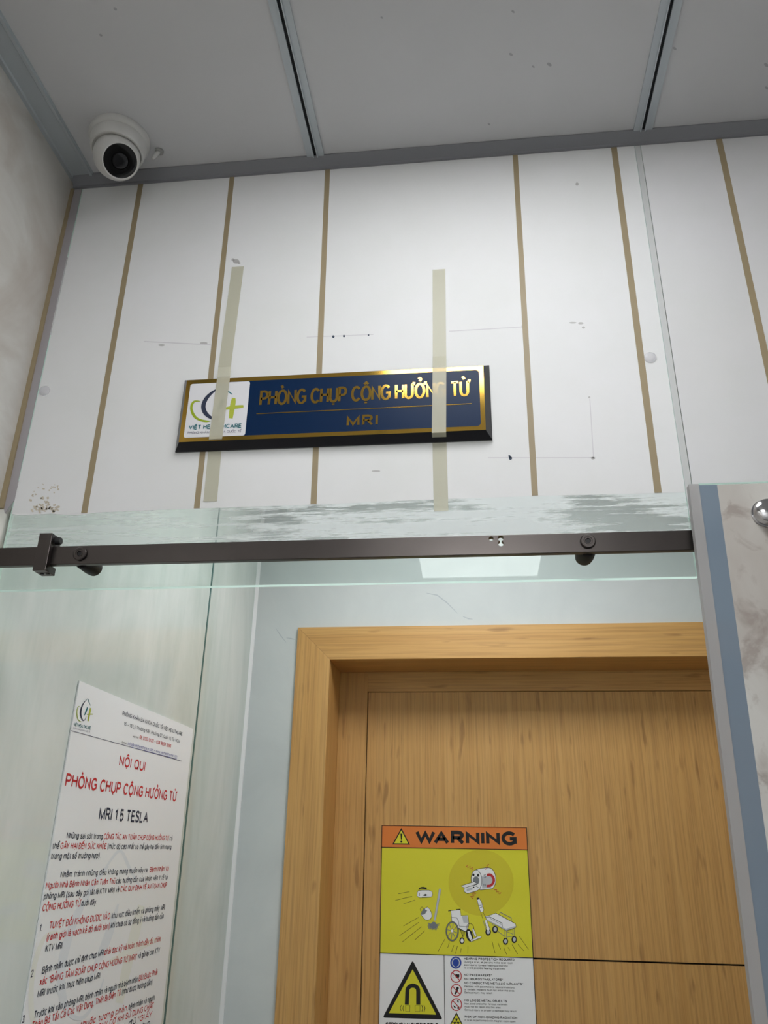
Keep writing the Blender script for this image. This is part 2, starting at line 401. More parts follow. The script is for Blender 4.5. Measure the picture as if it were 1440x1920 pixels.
# ------------------------------------------------------------------ lettering: a plain grotesque drawn as strokes (capitals are 1 high)
def arc(cx, cy, rx, ry, a0, a1, n=9):
    return [(cx + rx * math.cos(math.radians(a0 + (a1 - a0) * k / n)), cy + ry * math.sin(math.radians(a0 + (a1 - a0) * k / n))) for k in range(n + 1)]
XH = 0.73
S_CAP = [(.55, .80), (.50, .93), (.40, .99), (.28, 1.0), (.14, .97), (.05, .88), (.04, .74), (.12, .61), (.30, .53), (.47, .46), (.56, .35), (.56, .19), (.48, .06), (.34, 0), (.22, 0), (.09, .05), (.02, .20)]
def sc_(pts, kx, ky): return [(x * kx, y * ky) for x, y in pts]
GLY = {
 'A': (.72, [[(0, 0), (.36, 1), (.72, 0)], [(.13, .34), (.59, .34)]]),
 'B': (.58, [[(0, 0), (0, 1), (.30, 1)] + arc(.30, .76, .24, .24, 85, -90)[1:] + [(0, .52)], [(.30, .52)] + arc(.31, .26, .27, .26, 90, -90) + [(0, 0)]]),
 'C': (.64, [arc(.35, .5, .35, .5, 42, 318, 16)]),
 'D': (.62, [[(0, 0), (0, 1), (.24, 1)] + arc(.24, .5, .38, .5, 85, -90, 12) + [(0, 0)]]),
 'E': (.50, [[(.52, 1), (0, 1), (0, 0), (.53, 0)], [(0, .52), (.47, .52)]]),
 'F': (.48, [[(.5, 1), (0, 1), (0, 0)], [(0, .5), (.43, .5)]]),
 'G': (.68, [arc(.36, .5, .36, .5, 42, 320, 16) + [(.68, .18), (.68, .47), (.38, .47)]]),
 'H': (.60, [[(0, 0), (0, 1)], [(.6, 0), (.6, 1)], [(0, .53), (.6, .53)]]),
 'I': (.0, [[(0, 0), (0, 1)]]),
 'J': (.42, [[(.42, 1), (.42, .25)] + arc(.21, .25, .21, .25, 0, -175)]),
 'K': (.60, [[(0, 0), (0, 1)], [(.57, 1), (0, .38)], [(.2, .58), (.60, 0)]]),
 'L': (.46, [[(0, 1), (0, 0), (.48, 0)]]),
 'M': (.74, [[(0, 0), (0, 1), (.37, .06), (.74, 1), (.74, 0)]]),
 'N': (.60, [[(0, 0), (0, 1), (.6, 0), (.6, 1)]]),
 'O': (.72, [arc(.36, .5, .36, .5, 90, 450, 24)]),
 'P': (.56, [[(0, 0), (0, 1), (.30, 1)] + arc(.30, .73, .27, .27, 85, -90)[1:] + [(0, .46)]]),
 'Q': (.72, [arc(.36, .5, .36, .5, 90, 450, 24), [(.44, .22), (.72, -.05)]]),
 'R': (.58, [[(0, 0), (0, 1), (.32, 1)] + arc(.32, .75, .25, .25, 85, -90)[1:] + [(0, .5)], [(.3, .5), (.60, 0)]]),
 'S': (.58, [S_CAP]),
 'T': (.60, [[(0, 1), (.6, 1)], [(.3, 1), (.3, 0)]]),
 'U': (.60, [[(0, 1), (0, .3)] + arc(.3, .3, .3, .3, 180, 360, 12) + [(.6, 1)]]),
 'V': (.68, [[(0, 1), (.34, 0), (.68, 1)]]),
 'W': (.98, [[(0, 1), (.25, 0), (.49, 1), (.73, 0), (.98, 1)]]),
 'X': (.64, [[(0, 0), (.62, 1)], [(.02, 1), (.64, 0)]]),
 'Y': (.66, [[(0, 1), (.33, .44), (.66, 1)], [(.33, .44), (.33, 0)]]),
 'Z': (.58, [[(.02, 1), (.58, 1), (0, 0), (.6, 0)]]),
 'a': (.46, [[(.02, .55)] + arc(.23, .52, .21, .21, 150, 0, 6) + [(.44, 0)], [(.44, .43), (.18, .40)] + arc(.18, .20, .18, .20, 100, 300, 8) + [(.44, .18)]]),
 'b': (.46, [[(0, 0), (0, 1)], arc(.23, .365, .23, .365, 180, 540, 16)]),
 'c': (.42, [arc(.23, .365, .23, .365, 48, 312, 12)]),
 'd': (.46, [[(.46, 0), (.46, 1)], arc(.23, .365, .23, .365, 0, 360, 16)]),
 'e': (.46, [[(.0, .38), (.46, .38)] + arc(.23, .365, .23, .365, 5, 318, 14)]),
 'f': (.26, [[(.30, .99)] + arc(.24, .85, .13, .14, 95, 180, 4) + [(.11, 0)], [(0, XH), (.27, XH)]]),
 'g': (.46, [arc(.23, .365, .23, .365, 0, 360, 16), [(.46, XH), (.46, -.05)] + arc(.23, -.05, .23, .22, 0, -160, 8)]),
 'h': (.44, [[(0, 0), (0, 1)], [(0, .45)] + arc(.22, .5, .22, .23, 160, 0, 8) + [(.44, 0)]]),
 'i': (.0, [[(0, 0), (0, XH)]]),
 'j': (.06, [[(.06, XH), (.06, -.12)] + arc(-.05, -.12, .11, .14, 0, -80, 4)]),
 'k': (.42, [[(0, 0), (0, 1)], [(.4, XH), (0, .27)], [(.15, .42), (.43, 0)]]),
 'l': (.0, [[(0, 0), (0, 1)]]),
 'm': (.74, [[(0, 0), (0, XH)], [(0, .45)] + arc(.185, .52, .185, .21, 160, 0, 7) + [(.37, 0)], [(.37, .45)] + arc(.555, .52, .185, .21, 160, 0, 7) + [(.74, 0)]]),
 'n': (.44, [[(0, 0), (0, XH)], [(0, .45)] + arc(.22, .5, .22, .23, 160, 0, 8) + [(.44, 0)]]),
 'o': (.48, [arc(.24, .365, .24, .365, 90, 450, 18)]),
 'p': (.46, [[(0, -.28), (0, XH)], arc(.23, .365, .23, .365, 180, 540, 16)]),
 'q': (.46, [[(.46, -.28), (.46, XH)], arc(.23, .365, .23, .365, 0, 360, 16)]),
 'r': (.24, [[(0, 0), (0, XH)], [(0, .42)] + arc(.2, .5, .2, .22, 160, 70, 5)]),
 's': (.40, [sc_(S_CAP, .72, XH)]),
 't': (.24, [[(.11, .93), (.11, .15)] + arc(.22, .13, .11, .13, 180, 280, 4), [(0, XH), (.26, XH)]]),
 'u': (.44, [[(0, XH), (0, .23)] + arc(.22, .23, .22, .23, 180, 340, 8) + [(.44, .28)], [(.44, 0), (.44, XH)]]),
 'v': (.44, [[(0, XH), (.22, 0), (.44, XH)]]),
 'w': (.66, [[(0, XH), (.17, 0), (.33, XH), (.49, 0), (.66, XH)]]),
 'x': (.42, [[(0, 0), (.41, XH)], [(.01, XH), (.42, 0)]]),
 'y': (.44, [[(0, XH), (.23, .02)], [(.44, XH), (.20, -.14), (.13, -.25), (.02, -.27)]]),
 'z': (.40, [[(.01, XH), (.4, XH), (0, 0), (.41, 0)]]),
 '0': (.50, [arc(.25, .5, .25, .5, 90, 450, 20)]), '1': (.26, [[(0, .76), (.22, 1), (.22, 0)]]),
 '2': (.50, [[(.01, .74)] + arc(.25, .74, .24, .26, 170, -30, 9) + [(0, 0), (.5, 0)]]),
 '3': (.50, [arc(.24, .76, .22, .24, 160, -90, 9) + arc(.24, .26, .26, .26, 90, -160, 9)]),
 '4': (.52, [[(.4, 0), (.4, 1), (0, .3), (.52, .3)]]), '5': (.50, [[(.46, 1), (.08, 1), (.03, .5)] + arc(.24, .32, .26, .32, 130, -150, 10)]),
 '6': (.50, [arc(.25, .31, .25, .31, 0, 360, 16), arc(.27, .5, .27, .5, 50, 200, 8)]), '7': (.48, [[(0, 1), (.48, 1), (.18, 0)]]),
 '8': (.50, [arc(.25, .76, .22, .24, 0, 360, 16), arc(.25, .26, .25, .26, 0, 360, 16)]), '9': (.50, [arc(.25, .69, .25, .31, 0, 360, 16), arc(.23, .5, .27, .5, -130, 20, 8)]),
 '.': (.02, [[(.0, 0), (.0, .06)]]), ',': (.04, [[(.04, .06), (0, -.14)]]), ':': (.02, [[(0, 0), (0, .06)], [(0, .58), (0, .64)]]),
 '(': (.16, [[(.17, 1.05), (.03, .75), (0, .4), (.03, .05), (.17, -.25)]]), ')': (.16, [[(0, 1.05), (.14, .75), (.17, .4), (.14, .05), (0, -.25)]]),
 '–': (.44, [[(0, .38), (.44, .38)]]), '-': (.22, [[(0, .38), (.22, .38)]]), '/': (.30, [[(0, -.05), (.3, 1.02)]]),
 '“': (.2, [[(0, .72), (.05, 1)], [(.16, .72), (.21, 1)]]), '”': (.2, [[(.05, 1), (0, .72)], [(.21, 1), (.16, .72)]]),
 '*': (.26, [[(.13, .6), (.13, 1)], [(0, .7), (.26, .9)], [(0, .9), (.26, .7)]]),
 '@': (.9, [arc(.45, .4, .45, .55, -50, 290, 20), arc(.43, .4, .18, .24, 0, 360, 14), [(.63, .64), (.6, .3), (.7, .2), (.8, .3)]]),
}
def run_strokes(s, weight, air=0.10):
    """strokes of a line of writing, its pen positions, and the run's length, in capital heights"""
    out = []; x = 0.0; gap = air + weight; prev = ''
    def put(pts): out.append([(x + px, py) for px, py in pts])
    for ch in s:
        if ch == ' ':
            x += 0.34 + 0.3 * weight; prev = ''; continue
        bar = ch in 'Đđ'
        d = unicodedata.normalize('NFD', 'D' if ch == 'Đ' else 'd' if ch == 'đ' else ch)
        base, marks = d[0], d[1:]
        w, st = GLY[base]
        if (prev, base) in (('W', 'A'), ('V', 'A'), ('A', 'V'), ('A', 'Y'), ('T', 'A'), ('A', 'T')): x -= 0.20
        prev = base
        for p in st: put(p)
        up = base.isupper(); top = 1.0 if up else XH
        if base == 'i' and not any(m in marks for m in '\u0300\u0301\u0303\u0309'): put([(0, .90), (0, 1.0)])
        if base == 'j': put([(.06, .90), (.06, 1.0)])
        if ch == 'Đ': put([(-.14, .52), (.26, .52)])
        if ch == 'đ': put([(.22, .87), (.58, .87)])
        c = w / 2; y = top + 0.10 + weight * .5; xo = 0
        if '\u0302' in marks:
            put([(c - .17, y), (c, y + .16), (c + .17, y)]); y += .16; xo = .16
        if '\u0306' in marks:
            put(arc(c, y + .13, .15, .13, 180, 360, 6)); y += .17
        for m in marks:
            if m == '\u0301': put([(c + xo - .02, y + .02), (c + xo + .12, y + .22)])
            if m == '\u0300': put([(c + xo + .02 - (.30 if xo else 0), y + .02), (c + xo - .12 - (.30 if xo else 0), y + .22)][::1])
            if m == '\u0303': put([(c - .18, y + .06), (c - .10, y + .16), (c + .0, y + .12), (c + .10, y + .07), (c + .18, y + .17)])
            if m == '\u0309': put(arc(c + xo, y + .17, .08, .08, 170, -60, 6) + [(c + xo, y + .02)])
            if m == '\u0323': put([(c, -.24), (c, -.13)])
            if m == '\u031b':
                put([(w - .02, top - .04), (w + .12, top + .02), (w + .15, top + .16)])
        x += w + gap + (.08 if '\u031b' in marks else 0)
    return out, x - gap
def stroke_quads(pts, w):
    """mitred band of width w along a line: list of quads"""
    n = len(pts); closed = n > 3 and math.hypot(pts[0][0] - pts[-1][0], pts[0][1] - pts[-1][1]) < 1e-6
    x0, x1 = min(p[0] for p in pts) - w / 2, max(p[0] for p in pts) + w / 2
    y0, y1 = min(p[1] for p in pts) - w / 2, max(p[1] for p in pts) + w / 2
    L, R = [], []
    for i in range(n):
        if closed: a, b = pts[i - 1] if i > 0 else pts[-2], pts[i + 1] if i < n - 1 else pts[1]
        else: a, b = pts[max(i - 1, 0)], pts[min(i + 1, n - 1)]
        p = pts[i]
        d1 = (p[0] - a[0], p[1] - a[1]); d2 = (b[0] - p[0], b[1] - p[1])
        l1 = math.hypot(*d1); l2 = math.hypot(*d2)
        if l1 < 1e-9: d1, l1 = d2, l2
        if l2 < 1e-9: d2, l2 = d1, l1
        n1 = (-d1[1] / l1, d1[0] / l1); n2 = (-d2[1] / l2, d2[0] / l2)
        mx, my = n1[0] + n2[0], n1[1] + n2[1]; ml = math.hypot(mx, my) or 1e-6
        k = min(2.0 / ml, 3.2) * w / 2; mx, my = mx / ml * k, my / ml * k
        cl = lambda x, y: (min(max(x, x0), x1), min(max(y, y0), y1))
        L.append(cl(p[0] + mx, p[1] + my)); R.append(cl(p[0] - mx, p[1] - my))
    return [(L[i], L[i + 1], R[i + 1], R[i]) for i in range(n - 1)]

class Sheet:
    """flat print on a plane: every shape is laid in thin layers in front of the board"""
    def __init__(self, place, toward, step=0.00012):
        self.place, self.toward, self.step = place, Vector(toward), step
        self.bm = bmesh.new(); self.mats = []; self.layer = 1
    def mi(self, mat):
        if mat not in self.mats: self.mats.append(mat)
        return self.mats.index(mat)
    def P(self, q, layer):
        return self.place(*q) + self.toward * (self.step * layer)
    def poly(self, pts, mat, layer=None):
        layer = layer or self.layer
        vs = [self.bm.verts.new(self.P(q, layer)) for q in pts]
        self.bm.faces.new(vs).material_index = self.mi(mat)
    def strip(self, pts, w, mat, layer=None, closed=False):
        """stroke of given width (a number, or one per point) along a line"""
        layer = layer or self.layer
        n = len(pts); ws = w if isinstance(w, (list, tuple)) else [w] * n
        L, R = [], []
        for i in range(n):
            if closed: a, b = pts[i - 1], pts[(i + 1) % n]
            else: a, b = pts[max(0, i - 1)], pts[min(n - 1, i + 1)]
            dx, dy = b[0] - a[0], b[1] - a[1]; d = math.hypot(dx, dy) or 1
            nx, ny = -dy / d * ws[i] / 2, dx / d * ws[i] / 2
            L.append((pts[i][0] + nx, pts[i][1] + ny)); R.append((pts[i][0] - nx, pts[i][1] - ny))
        k = self.mi(mat)
        lv = [self.bm.verts.new(self.P(q, layer)) for q in L]; rv = [self.bm.verts.new(self.P(q, layer)) for q in R]
        for i in range(n if closed else n - 1):
            j = (i + 1) % n
            self.bm.faces.new((lv[i], lv[j], rv[j], rv[i])).material_index = k
    def lines(self, segs, w, mat, layer=None):
        for a, b in segs: self.strip([a, b], w, mat, layer)
    def outlined(self, pts, fill, line, w, layer=None):
        layer = layer or self.layer
        self.poly(pts, fill, layer); self.strip(pts, w, line, layer + 1, closed=True)
    def ell(self, c, rx, ry, mat, layer=None, n=28, rot=0.0):
        self.poly(ellp(c, rx, ry, n, rot), mat, layer)
    def ring(self, c, rx, ry, w, mat, layer=None, n=32, rot=0.0):
        self.strip(ellp(c, rx, ry, n, rot), w, mat, layer, closed=True)
    def text(self, s, a, b, cap, mat, weight=0.13, layer=None, air=0.10):
        """a, b: ends of the baseline; cap: height of the capitals in sheet units at the left end; weight: stroke / capital height"""
        layer = layer or self.layer
        A, B, T = self.P(a, layer), self.P(b, layer), self.P((a[0], a[1] - cap), layer)
        ch = T.z - A.z
        length = (B - A).length / ch                      # run length in capital heights
        wx = weight
        st, run = run_strokes(s, wx, air)
        kx = (length - wx) / run
        u = (B - A).normalized() * ch; v_ = Vector((0, 0, ch))
        k = self.mi(mat)
        for p in st:
            q = [(wx / 2 + x * kx, wx / 2 + y * (1 - wx)) for x, y in p]
            for quad in stroke_quads(q, wx):
                try: self.bm.faces.new([self.bm.verts.new(A + u * x + v_ * y) for x, y in quad]).material_index = k
                except ValueError: pass
    def done(self, name, parent):
        return obj(name, self.bm, self.mats, parent)
def ellp(c, rx, ry, n=28, rot=0.0):
    out = []
    for k in range(n):
        t = 2 * math.pi * k / n
        x, y = rx * math.cos(t), ry * math.sin(t)
        out.append((c[0] + x * math.cos(rot) - y * math.sin(rot), c[1] + x * math.sin(rot) + y * math.cos(rot)))
    return out
def smooth_line(pts, n=6):
    out = []
    for i in range(len(pts) - 1):
        p0, p1, p2, p3 = pts[max(0, i - 1)], pts[i], pts[i + 1], pts[min(len(pts) - 1, i + 2)]
        for k in range(n):
            t = k / n
            out.append(tuple(0.5 * (2 * p1[j] + (p2[j] - p0[j]) * t + (2 * p0[j] - 5 * p1[j] + 4 * p2[j] - p3[j]) * t * t + (3 * p1[j] - p0[j] - 3 * p2[j] + p3[j]) * t ** 3) for j in range(len(p1))))
    out.append(tuple(pts[-1]))
    return out
def clinic_logo(sh, f, s, cols, layer):
    """emblem in a 0..1000 x 0..640 field; f maps field -> sheet units, s scales stroke widths"""
    def brush(pts, col, ly):
        q = smooth_line(pts)
        sh.strip([f(x, y) for x, y, w in q], [max(w, 4) * s for x, y, w in q], col, ly)
    brush([(210, 272, 10), (110, 274, 32), (62, 330, 44), (58, 420, 46), (110, 530, 50), (200, 600, 40), (330, 632, 34), (420, 628, 8)], cols[2], layer)
    brush([(490, 60, 22), (400, 125, 46), (310, 230, 68), (270, 360, 80), (310, 480, 78), (420, 570, 52), (520, 590, 34), (590, 540, 22), (620, 470, 10)], cols[0], layer + 1)
    brush([(470, 70, 18), (560, 8, 26), (660, 70, 30), (780, 150, 14)], cols[1], layer)
    brush([(625, 200, 14), (600, 290, 72), (560, 380, 70), (520, 450, 40)], cols[1], layer)
    brush([(808, 215, 60), (800, 300, 92), (785, 440, 88), (775, 580, 70)], cols[3], layer)
    brush([(640, 410, 30), (760, 390, 58), (900, 372, 56), (990, 362, 40)], cols[3], layer + 1)

# ================================================================== SETTING
Z = lambda h: E0 + h
T = 0.1
struct(obj('floor', nb((XL - T, ROOM_Y0 - T, -T), (ROOM_X1 + T, YD + 0.2, 0)), 'floor_tile'))
bm = nb((XL - T, ROOM_Y0 - T, CEIL), (ROOM_X1 + T, YF + 0.0115, RCEIL + T))
for (sx, sy), r in (((189, 66), 3.5), ((216, 17), 4), ((962, 22), 3.5), ((958, 102), 4), ((1000, 125), 3), ((1030, 121), 5), ((1265, 91), 4), ((917, 233), 3), ((1437, 122), 5), ((1438, 165), 4), ((716, 33), 3)):
    prism(bm, [onZ(px, py, CEIL - 0.0002) for px, py in ellp((sx, sy), r, r * 0.6, 8, 0.6)], (0, 0, 0.0004), 1)
struct(obj('ceiling', bm, ['ceiling_panel', 'speck_grey']))
struct(obj('ceiling_recess', nb((XL - T, YF + 0.0125, RCEIL), (ROOM_X1 + T, YD + 0.2, RCEIL + T)), 'ceiling_panel'))
struct(obj('wall_left', nb((XL - T, ROOM_Y0 - T, 0), (XL, YD + 0.2, RCEIL)), 'marble_wall'))
struct(obj('wall_right', nb((ROOM_X1, ROOM_Y0 - T, 0), (ROOM_X1 + T, YF + 0.2, CEIL)), 'painted_wall'))
struct(obj('wall_rear', nb((XL, ROOM_Y0 - T, 0), (ROOM_X1, ROOM_Y0, CEIL)), 'painted_wall'))
struct(obj('wall_front', nb((0.40, YF + 0.013, 0), (ROOM_X1, YF + 0.12, RCEIL)), 'painted_wall'))
struct(obj('wall_recess_right', nb((REC_X1, YF + 0.12, 0), (REC_X1 + T, YB + 0.2, RCEIL)), 'pale_stone_panel'))
# back wall of the recess, open where the door stands, with two grey veins in its stone pattern
bm = bmesh.new()
DX0, DX1, DZ = -0.600, 1.130, Z(0.695)          # outside of the door casing
IX0, IX1, IZ = -0.484, 1.014, Z(0.583)          # inside of the casing
box(bm, (XL, YB, 0), (DX0 + 0.02, YB + 0.2, RCEIL)); box(bm, (DX1 - 0.02, YB, 0), (REC_X1, YB + 0.2, RCEIL)); box(bm, (DX0 + 0.02, YB, DZ - 0.02), (DX1 - 0.02, YB + 0.2, RCEIL))
for line, w in (([(517, 1178), (525, 1190), (536, 1204)], [1, 3, 1.2]), ([(537, 1196), (545, 1197), (552, 1199)], [1, 2, 1]), ([(800, 1112), (820, 1116), (838, 1130), (858, 1150)], [1, 2.5, 3, 1]), ([(868, 1156), (878, 1160), (886, 1161)], [1, 2.5, 1])):
    for (a, wa), (b, wb) in zip(zip(line, w), list(zip(line, w))[1:]):
        q = [(a[0], a[1] - wa / 2), (b[0], b[1] - wb / 2), (b[0], b[1] + wb / 2), (a[0], a[1] + wa / 2)]
        prism(bm, inplane(q, YB - 0.0003), (0, 0.0005, 0), 1)
struct(obj('wall_recess_back', bm, ['pale_stone_panel', 'vein']))

# ceiling joints: aluminium cover strips with a dark groove
def seam(name, x):
    bm = bmesh.new()
    for a, b in ((-0.0165, -0.0028), (0.0028, 0.0165)):
        box(bm, (x + a, ROOM_Y0, CEIL - 0.0035), (x + b, YF - 0.016, CEIL), 0)
        e = b if a < 0 else a
        s = -1 if a < 0 else 1
        box(bm, (min(e, e + s * 0.0022) + x, ROOM_Y0, CEIL - 0.0055), (max(e, e + s * 0.0022) + x, YF - 0.016, CEIL - 0.0035), 0)
    box(bm, (x - 0.0028, ROOM_Y0, CEIL - 0.001), (x + 0.0028, YF - 0.016, CEIL + 0.0002), 1)
    struct(obj(name, bm, ['aluminium', 'seam_black']))
seam('trim_1', -0.2725); seam('trim_2', 0.330); seam('trim_7', 0.932); seam('trim_8', 1.535)
# left ceiling angle: a flat leg with raised lips
bm = bmesh.new()
prof = [(XL, -0.006), (XL + 0.007, -0.006), (XL + 0.009, -0.003), (XL + 0.040, -0.003), (XL + 0.042, -0.0055), (XL + 0.047, -0.0055), (XL + 0.0475, -0.002), (XL + 0.0495, -0.002), (XL + 0.0495, 0), (XL, 0)]
prism(bm, [(x, ROOM_Y0, CEIL + h) for x, h in prof], (0, YF - ROOM_Y0, 0))
struct(obj('trim_3', bm, 'aluminium'))
# front ceiling angle
bm = bmesh.new()
prof = [(0, 0), (-0.018, 0), (-0.018, -0.003), (-0.004, -0.016), (-0.004, -0.021), (0, -0.021)]
prism(bm, [(XL + 0.004, YF + y, CEIL + h) for y, h in prof], (ROOM_X1 - XL - 0.004, 0, 0))
struct(obj('trim_4', bm, 'aluminium_shaded'))
# strip down the inner corner by the left wall: kraft tape and a grey filler band
bm = bmesh.new()
prism(bm, [(XL, YF - 0.004, Z(0.5)), (XL + 0.009, YF - 0.004, Z(0.5)), (XL + 0.0065, YF - 0.004, CEIL - 0.022), (XL, YF - 0.004, CEIL - 0.022)], (0, 0.006, 0), 0)
prism(bm, [(XL + 0.0065, YF - 0.001, Z(0.505)), (XL + 0.012, YF - 0.001, Z(0.492)), (XL + 0.023, YF - 0.001, Z(0.515)), (XL + 0.021, YF - 0.001, CEIL - 0.022), (XL + 0.0065, YF - 0.001, CEIL - 0.022)], (0, 0.006, 0), 1)
struct(obj('trim_5', bm, ['kraft_tape', 'grey_strip']))
# white bead in the back corner of the recess, in two lengths that do not quite line up
bm = bmesh.new()
prism(bm, [(XL, YB - 0.016, Z(0.69)), (XL + 0.0115, YB, Z(0.69)), (XL, YB, Z(0.69))], (0, 0, CEIL - Z(0.69)))
prism(bm, [(XL, YB - 0.026, 0), (XL + 0.0115, YB - 0.007, 0), (XL + 0.0115, YB, 0), (XL, YB, 0)], (0, 0, Z(0.69)))
struct(obj('trim_6', bm, 'white_trim'))

# ------------------------------------------------------------------ wooden door (door_1)
d1 = thing('door_1', ((IX0 + IX1) / 2, YB, 0), 'light oak door with deep oak frame at the back of the recess', 'door')
struct(d1)
def cas(pts, mat, y0=YB - 0.012, y1=YB + 0.012, name='casing'):
    return obj(name, prism(bmesh.new(), [(x, y0, z) for x, z in pts], (0, y1 - y0, 0)), mat, d1, bevel=0.0012)
cas([(DX0, 0), (IX0, 0), (IX0, IZ), (DX0, DZ)], 'oak_vertical')
cas([(DX0, DZ), (IX0, IZ), (IX1, IZ), (DX1, DZ)], 'oak_horizontal')
cas([(IX1, 0), (DX1, 0), (DX1, DZ), (IX1, IZ)], 'oak_vertical')
LX0, LX1, LZ = -0.383, 0.913, Z(0.514)
obj('jamb', nb((DX0 + 0.02, YB + 0.012, 0), (IX0, YD + 0.06, DZ - 0.02)), 'oak_vertical', d1)
obj('jamb', nb((IX1, YB + 0.012, 0), (DX1 - 0.02, YD + 0.06, DZ - 0.02)), 'oak_vertical', d1)
obj('head_jamb', nb((IX0, YB + 0.012, IZ), (IX1, YD + 0.06, DZ - 0.02)), 'oak_horizontal', d1)
obj('door_stop', nb((IX0, YD, 0), (LX0, YD + 0.06, IZ)), 'oak_vertical', d1, bevel=0.001)
obj('door_stop', nb((LX1, YD, 0), (IX1, YD + 0.06, IZ)), 'oak_vertical', d1, bevel=0.001)
obj('door_stop', nb((LX0, YD, LZ), (LX1, YD + 0.06, IZ)), 'oak_horizontal', d1, bevel=0.001)
SPL = Z(-0.3015)
obj('leaf_core', nb((LX0, YD + 0.014, 0), (LX1, YD + 0.05, LZ)), 'gap_dark', d1)
SX0 = -0.3215
obj('door_stile', nb((LX0 + 0.003, YD + 0.004, 0.006), (SX0, YD + 0.016, LZ - 0.002)), 'oak_vertical', d1)
obj('door_panel', nb((SX0, YD + 0.004, SPL + 0.0025), (LX1 - 0.003, YD + 0.016, LZ - 0.002)), 'oak_vertical', d1)
obj('door_panel', nb((SX0, YD + 0.004, 0.006), (LX1 - 0.003, YD + 0.016, SPL - 0.0025)), 'oak_vertical', d1)

# ------------------------------------------------------------------ glass cladding on the left side of the recess
GX = XL + 0.008
gl = thing('glass_cladding', (XL, 1.6, 0), 'pale green wall glass that carries the long printed notice', 'glass panel')
obj('pane', nb((XL + 0.0005, YF + 0.03, 0.02), (GX, 2.112, CEIL - 0.02)), 'painted_glass', gl)
obj('edge', nb((XL + 0.0005, 2.113, 0.02), (GX + 0.001, 2.121, CEIL - 0.02)), 'glass_edge_dark', gl)
gl = thing('glass_cladding', (XL, 2.3, 0), 'narrow pale green wall glass between the notice and the oak door corner', 'glass panel')
obj('pane', nb((XL + 0.0005, 2.125, 0.02), (GX, YB - 0.034, CEIL - 0.02)), 'painted_glass', gl)

# ------------------------------------------------------------------ overhead glass panel with white film
YP0, YP1 = YF + 0.0006, YF + 0.0106
PX0, PX1, PZ0 = -0.7425, 0.3165, Z(0.3615)
ov = thing('overhead_glass_panel', (-0.21, YF, PZ0), 'wide overhead glass panel in white film with five tan strips above the oak door', 'glass panel')
bm = bmesh.new()
box(bm, (PX0, YP0, PZ0), (PX1, YP1, CEIL - 0.002))
bm.faces.ensure_lookup_table()
for f in bm.faces:
    n = f.normal; f.normal_update()
    if abs(f.normal.y) < 0.5: f.material_index = 1
obj('pane', bm, ['clear_glass', 'glass_edge'], ov)
wave = [(18, 964), (40, 966), (95, 963), (130, 966), (158, 965), (180, 961), (330, 955), (470, 950), (590, 946), (700, 941), (830, 936), (1000, 930), (1140, 927), (1288, 923)]
edge = inplane(wave, YF)
def film(pts, y=YF):
    bm = prism(bmesh.new(), pts, (0, 0.0005, 0))
    bm.faces.ensure_lookup_table(); bm.faces[1].material_index = 5
    return bm
pts = [Vector((PX0 + 0.002, YF, edge[0].z))] + edge[1:-1] + [Vector((PX1 - 0.0005, YF, edge[-1].z)), Vector((PX1 - 0.0005, YF, CEIL - 0.018)), Vector((PX0 + 0.002, YF, CEIL - 0.018))]
bm = film(pts)
def spot(bm, c, r, mi, y=YF - 0.0002, sq=1.0):
    prism(bm, inplane(ellp(c, r, r * sq, 12), y), (0, 0.0003, 0), mi)
for c, r in (((625, 631), 2.4), ((645, 630), 2.2), ((691, 628), 1.6), ((957, 859), 3.2), ((955, 855), 2.0)): spot(bm, c, r, 1)
for c, r, s in (((303, 647), 6, .35), ((382, 643), 7, .3), ((443, 490), 6, .7), ((437, 487), 3, .9), ((448, 493), 3, .6), ((1089, 606), 5, .4), ((1094, 614), 3, .7), ((984, 612), 6, 1.3), ((1074, 605), 7, .2), ((705, 883), 8, .2), ((1082, 345), 3, 1), ((1112, 859), 4, .6), ((1105, 745), 2, 1)): spot(bm, c, r, 2, sq=s)
def faint(a, b, w):
    d = Vector((b[0] - a[0], b[1] - a[1])); n = Vector((-d.y, d.x)).normalized() * w / 2
    prism(bm, inplane([(a[0] + n.x, a[1] + n.y), (b[0] + n.x, b[1] + n.y), (b[0] - n.x, b[1] - n.y), (a[0] - n.x, a[1] - n.y)], YF - 0.0002), (0, 0.0003, 0), 3)
faint((842, 621), (978, 613), 1.5); faint((575, 632), (700, 627), 1.2); faint((1106, 748), (1113, 860), 1.5); faint((915, 858), (1112, 858), 1.2); faint((270, 640), (395, 646), 1.5)
for k in range(46):
    t = random.random(); c = (58 + 44 * random.random() + 8 * math.sin(9 * t), 958 - 52 * t ** 1.3)
    q = ellp(c, random.uniform(2.2, 6.0) * (1.15 - t), random.uniform(1.2, 2.8), 7, random.uniform(0, 3))
    prism(bm, inplane([(x + random.uniform(-.8, .8), y + random.uniform(-.8, .8)) for x, y in q], YF - 0.0002), (0, 0.0003, 0), 4)
obj('film', bm, ['film_white', 'mark_blue', 'mark_grey', 'mark_faint', 'stain_tan', 'film_back'], ov)
obj('edge', nb((PX0, YF - 0.0003, Z(0.55)), (PX0 + 0.0022, YF + 0.0002, Z(0.84))), 'glass_edge', ov)  # pale strip painted in for the glint along the pane's left edge
def tape_strip(parent, top, bot, w, mat='kraft_tape', y=YF):
    a, b = onY(*top, y), onY(*bot, y)
    q = [Vector((a.x - w / 2, y - 0.0006, a.z)), Vector((b.x - w / 2, y - 0.0006, b.z)), Vector((b.x + w / 2, y - 0.0006, b.z)), Vector((a.x + w / 2, y - 0.0006, a.z))]
    return obj('tape_strip', prism(bmesh.new(), q, (0, 0.0005, 0)), mat, parent)
tape_strip(ov, (265, 340), (158, 962), 0.0102)
